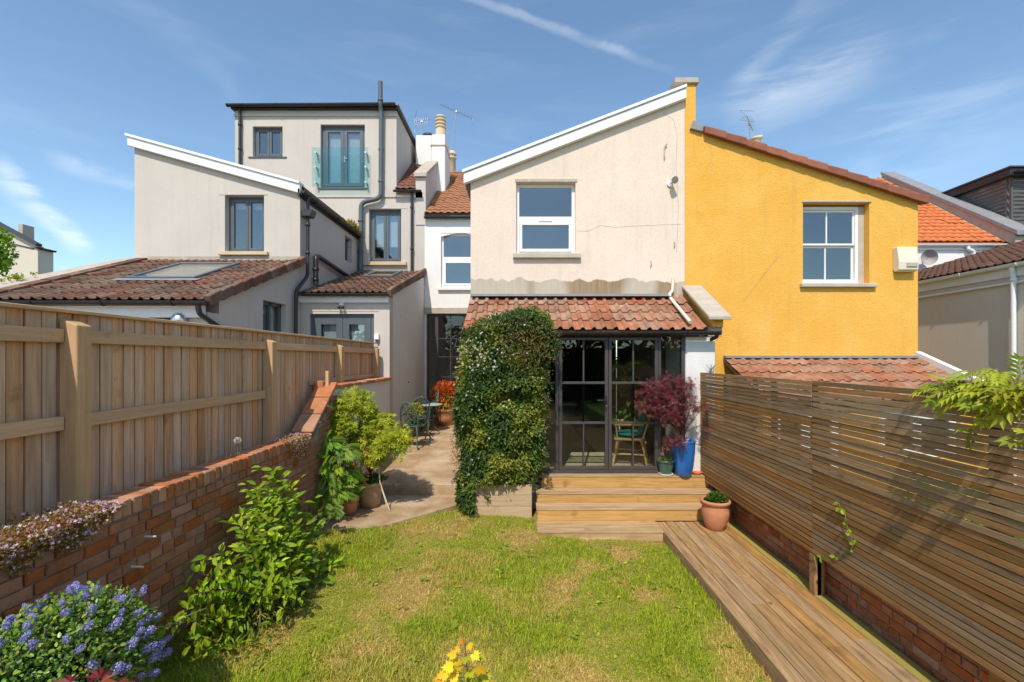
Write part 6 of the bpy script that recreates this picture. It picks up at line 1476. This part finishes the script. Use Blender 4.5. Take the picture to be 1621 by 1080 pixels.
leaf_part('foliage', T_simple(.6), q, unit(d+rdir(n)*.7), unit(rdir(n)*.5+np.array((0,0,1))), rng.uniform(.02,.038,n), [(.10,.19,.02),(.16,.26,.03),(.07,.13,.018)], leafy, hb)
na = thing('orange_shrub', 'fiery orange and yellow leaved shrub in the pot behind the patio table', 'shrub', (P_bk[0], P_bk[1], P_bk[2]+.37))
n = 1500; d = rdir(n,.15); q = np.array((P_bk[0],P_bk[1],P_bk[2]+.72))+d*np.array((.36,.32,.42))*rng.uniform(.45,1.05,(n,1))
hz_ = (q[:,2]-P_bk[2]-.3)/.85; C = np.where((rng.random(n) < np.clip(hz_*1.2,0,1))[:,None], np.array([(.60,.115,.02)]), np.array([(.48,.37,.03)]))*np.exp(rng.normal(0,.25,(n,1)))
V, Fc, k = spread_leaves(T_simple(.45), q, unit(d+rdir(n)*.6), unit(rdir(n)*.5+np.array((0,-.3,1))), rng.uniform(.05,.09,n))
np_mesh('foliage', V, Fc, leafy, na, np.repeat(C,k,0), 'stuff')
for k in range(8): MB().tube([(P_bk[0],P_bk[1],P_bk[2]+.36),(P_bk[0]+random.gauss(0,.12),P_bk[1]+random.gauss(0,.1),P_bk[2]+.9)], [.01,.004], 5).build('stem', bark, na)
cp_ = thing('chair_plant', 'small yellow-leaved plant standing on the nearest iron chair', 'plant', (-2.2, 9.55, patio_z(9.55)+.475))
MB().lathe(tapered(.07,.10,.15,.01,.03), (-2.2, 9.58, patio_z(9.55)+.478), 16).build('pot', green_glaze, cp_)
n = 500; d = rdir(n,.3); q = np.array((-2.2,9.58,patio_z(9.55)+.76))+d*np.array((.17,.15,.16))*rng.uniform(.4,1.05,(n,1))
leaf_part('foliage', T_simple(.5), q, unit(d+rdir(n)*.6), rdir(n,1), rng.uniform(.035,.06,n), [(.45,.38,.03),(.30,.32,.03)], leafy, cp_)
for k in range(4): MB().tube([(-2.2,9.58,patio_z(9.55)+.6),(-2.2+random.gauss(0,.06),9.58,patio_z(9.55)+.8)], .004, 4).build('stem', bark, cp_)

# ---------------------------------------------------------------- sapling on the near lawn
sy = thing('maple_seedling', 'yellow and orange maple seedling at the bottom centre of the lawn', 'tree', (X(738,2.75), 2.75, .1))
sb = Vector((X(742,2.75), 2.75, .10)); stp = Vector((X(736,2.75), 2.75, Z(1012,2.75)))
MB().tube([sb, sb.lerp(stp,.5)+Vector((.01,0,0)), stp], [.007,.005,.002], 6).build('stem', bark, sy)
m1 = leafmat('golden_maple_leaf', .4, .5, False, (.82,.56,.02)); m2 = leafmat('orange_maple_leaf', .4, .5, False, (.84,.44,.02)); m3 = leafmat('green_maple_leaf', .4, .5, False, (.50,.54,.025))
for (px, py, mt, s) in ((733,1012,m2,.045),(741,1020,m1,.05),(727,1025,m2,.04),(722,1036,m1,.065),(748,1034,m1,.06),(757,1042,m3,.055),(737,1040,m3,.06),(730,1050,m1,.07),(755,1056,m1,.075),(717,1056,m1,.07),(742,1062,m3,.075),(708,1066,m2,.065),(700,1074,m2,.06),(725,1072,m1,.07),(762,1070,m3,.07),(714,1082,m1,.08),(738,1084,m3,.09),(760,1088,m3,.09),(698,1090,m2,.07),(724,1095,m3,.09)):
    dpt = 2.75+random.uniform(-.08,.08); p = Vector((X(px,dpt), dpt, Z(py,dpt))); o = p - stp.lerp(sb, .3); o.z = random.uniform(-.02,.0)
    dd = Vector((o.x, random.uniform(-.6,.1)*.08, random.uniform(-.03,.02))).normalized() if o.length > 1e-3 else Vector((0,-1,0))
    leaf_objects(T_maple(), [p[:]], [dd[:]], [(random.gauss(0,.25), -.55+random.gauss(0,.2), 1)], [s], [mt], sy)
    MB().tube([stp.lerp(sb, min(.9,max(0,(stp.z-p.z+.03)/(stp.z-sb.z)))), p], .0018, 4).build('leaf_stalk', bark, sy)

# ---------------------------------------------------------------- wisteria over the fence, and a stray vine
wi = thing('wisteria', 'yellow-green wisteria foliage spilling over the slatted fence top at right', 'climber', (2.85, 2.6, 2.1))
wl1 = leafmat('wisteria_leaf', .42, .5, False, (.46,.48,.03)); wl2 = leafmat('wisteria_leaf_green', .42, .5, False, (.30,.38,.03))
MB().tube([(3.0,1.2,1.6),(2.92,1.9,2.12),(2.86,2.5,2.20),(2.84,3.0,2.23)], [.016,.014,.011,.005], 7).build('stem', bark, wi)
MB().tube([(3.0,1.2,1.6),(3.02,1.1,.2)], .018, 7).build('trunk', bark, wi)
WPp, WD, WS = [], [], []
for (px, py, s) in [(1500,640,.13),(1512,632,.15),(1490,628,.11),(1525,625,.16),(1540,615,.15),(1535,650,.15),(1520,655,.13),(1555,635,.17),(1560,655,.16),(1575,612,.15),(1580,640,.18),(1595,625,.18),(1590,660,.17),(1605,645,.18),(1615,615,.16),(1610,675,.16),(1625,640,.2),(1625,660,.18),(1550,605,.13),(1565,622,.15),(1600,605,.15),(1545,668,.13),(1575,672,.15),(1507,618,.11),(1620,690,.15),(1585,605,.14),(1640,610,.2),(1640,680,.2),(1570,648,.16)]*4:
    pj = px+random.gauss(0,8); xx = random.uniform(2.80,3.10); D = xx*F/(pj-CX); p = np.array((xx, D, max(2.19, Z(py+random.gauss(0,7)-8,D)) if xx > 2.84 else Z(py+random.gauss(0,7),D))); WPp.append(p); WD.append((random.gauss(-.75,.4), random.gauss(.1,.5), random.gauss(-.1,.3))); WS.append(s*random.uniform(.9,1.2))
leaf_objects(T_pinnate(5,.20,.42), WPp, WD, np.array([(random.gauss(0,.3), -.35+random.gauss(0,.3), 1) for _ in WPp]), WS, [wl1, wl1, wl2], wi)
for p in WPp: MB().tube([(2.87, p[1]-.05, 2.185), (p[0]*.5+1.44, p[1]-.02, p[2]*.5+1.12), p], [.003,.0025,.0015], 4).build('leaf_stalk', bark, wi)
sv = thing('stray_vine', 'thin green vine tendril hanging on the middle of the slatted fence', 'climber', (2.78, 4.35, .45))
vp = [(1278,877),(1300,882),(1322,881),(1345,873),(1352,862),(1345,845),(1340,830),(1338,815),(1330,805),(1328,797)]
vq = []
for px, py in vp: D = 2.785*F/(px-CX); vq.append((2.785, D, Z(py,D)))
MB().tube(vq, .0035, 5).build('stem', leafmat('vine_stem', .2, .6, False, (.16,.20,.04)), sv)
q = [v for v in vq[1:] for _ in (0,1)]; leaf_objects(T_simple(.75), q, rdir(len(q),-.1), np.array([(-1,-.3,.5)]*len(q))+rng.normal(0,.3,(len(q),3)), rng.uniform(.035,.06,len(q)), [sl1, sl2], sv)

# indoor plants behind the right glass door
ip = thing('indoor_plant', 'leafy green house plant standing inside behind the right glass door', 'plant', (2.05, 7.75, tz))
MB().lathe(tapered(.10,.15,.26,.015,.04), (2.12, 8.02, tz+.001), 18).build('pot', old_terracotta, ip)
layered_tree(ip, (2.12, 8.02, tz+.22), [(1.95,7.9,1.55,.25),(2.15,7.95,1.85,.28),(1.75,7.95,2.05,.22),(2.2,8.05,1.25,.24),(1.9,8.0,2.3,.18)], T_simple(.4,.05,.2), [(.10,.20,.02),(.18,.27,.03)], leafy, 160, (.14,.24), .012)

# tree by the far-left house; yellow weeds on the boundary coping
ft_ = thing('far_tree', 'bright green leafy branch at the left edge before the distant house', 'tree', (X(-30,16), 16, 0))
n = 2600; d = rdir(n); q = np.array((X(-32,16),16,Z(395,16)))+d*np.array((.95,.8,1.05))*rng.uniform(.4,1.05,(n,1))
leaf_part('crown', T_simple(.7), q, rdir(n), rdir(n,.6), rng.uniform(.10,.17,n), [(.18,.34,.02),(.28,.44,.03)], leafy, ft_)
MB().tube([(X(-40,16),16,0),(X(-38,16),16,3.5),(X(-32,16),16,6)], [.14,.10,.03], 8).build('trunk', bark, ft_)
for px, D in ((36,7.22),(22,7.1),(14,7.0),(58,7.45)):
    wp = thing('coping_weed', {36:'largest yellow weed growing on the sloping boundary coping', 22:'middle tiny yellow weed on the sloping boundary coping', 14:'leftmost tiny yellow weed on the sloping boundary coping', 58:'uppermost green weed on the sloping boundary coping'}[px], 'weed', (nl-.1, D, Z(406,D1)-(D1-D)*.40), 'weeds on the boundary coping')
    n = 60 if px == 36 else 34; s = .10 if px == 36 else .05; q = np.array((nl-.1,D,Z(406,D1)-(D1-D)*.40+.03))+rng.normal(0,s*.35,(n,3))*np.array((1,1,.6))
    q[:,2] = np.maximum(q[:,2], Z(406,D1)-(D1-D)*.40+.003); leaf_part('leaves', T_simple(.3), q, rdir(n,.8), rdir(n), rng.uniform(s*.4,s,n), [(.45,.42,.04),(.30,.36,.04)], leafy, wp)
    MB().tube([(nl-.1,D,Z(406,D1)-(D1-D)*.40-.001),(nl-.1,D,Z(406,D1)-(D1-D)*.40+.05)], .004, 4).build('stem', bark, wp)
ms = thing('gutter_weed', 'dry yellow moss tuft growing in the grey wing gutter', 'weed', (nx+.11, 12.0, ez1-.02))
n = 220; q = np.array((nx+.11,12.0,ez1+.02))+rng.normal(0,1,(n,3))*np.array((.03,.22,.03)); q[:,2] = np.maximum(q[:,2], ez1-.02)
leaf_part('leaves', T_simple(.2), q, rdir(n,1.), rdir(n), rng.uniform(.08,.20,n), [(.42,.34,.06),(.30,.27,.05)], leafy, ms)

# neighbour's greenery glimpsed through the slats
Q = []
for (sx_, sy_, sz2, sr) in ((3.7,3.0,.75,.55),(3.9,4.1,.8,.6),(3.6,5.2,.65,.45),(4.3,2.2,.9,.6)):
    n = 1100; d = rdir(n,.1); q = np.array((sx_,sy_,sz2))+d*np.array((sr,sr,sr*.95))*rng.uniform(.3,1.05,(n,1)); q[:,0] = np.maximum(q[:,0], 3.12); q[:,2] = np.maximum(q[:,2], .23); Q.append(q)
q = np.concatenate(Q); n = len(q)
tag(leaf_part('neighbour_hedge', T_simple(.5), q, rdir(n), unit(rdir(n)*.5+np.array((-.3,-.6,.8))), rng.uniform(.05,.10,n), [(.16,.30,.02),(.26,.40,.03)], leafy, None), 'green hedge next door glimpsed through the slatted fence gaps', 'hedge')
# hedge and trees behind the viewer: they show in the glass doors
n = 9000; x = rng.uniform(-16,16,n); hgt_ = 3.2+2.2*vnoise(x, x*0, 2.6, 51); zz = hgt_*rng.random(n)**.8; y = -11+rng.normal(0,.9,n)
V, Fc, k = spread_leaves(T_simple(.6), np.stack([x,y,zz],-1), rdir(n), rdir(n,.5), rng.uniform(.22,.42,n))
tag(np_mesh('hedge', V, Fc, leafy, None, tint(n,k,[(.035,.075,.015),(.06,.11,.02),(.02,.045,.01)]), 'stuff'), 'dark leafy hedge at the bottom of the garden mirrored in the glass doors', 'hedge')
tag(MB().box(-16, 16, -11.3, -11.1, -.2, 3.0).build('end_wall', dark_room), 'plain end wall at the bottom of the garden behind the hedge', 'wall')
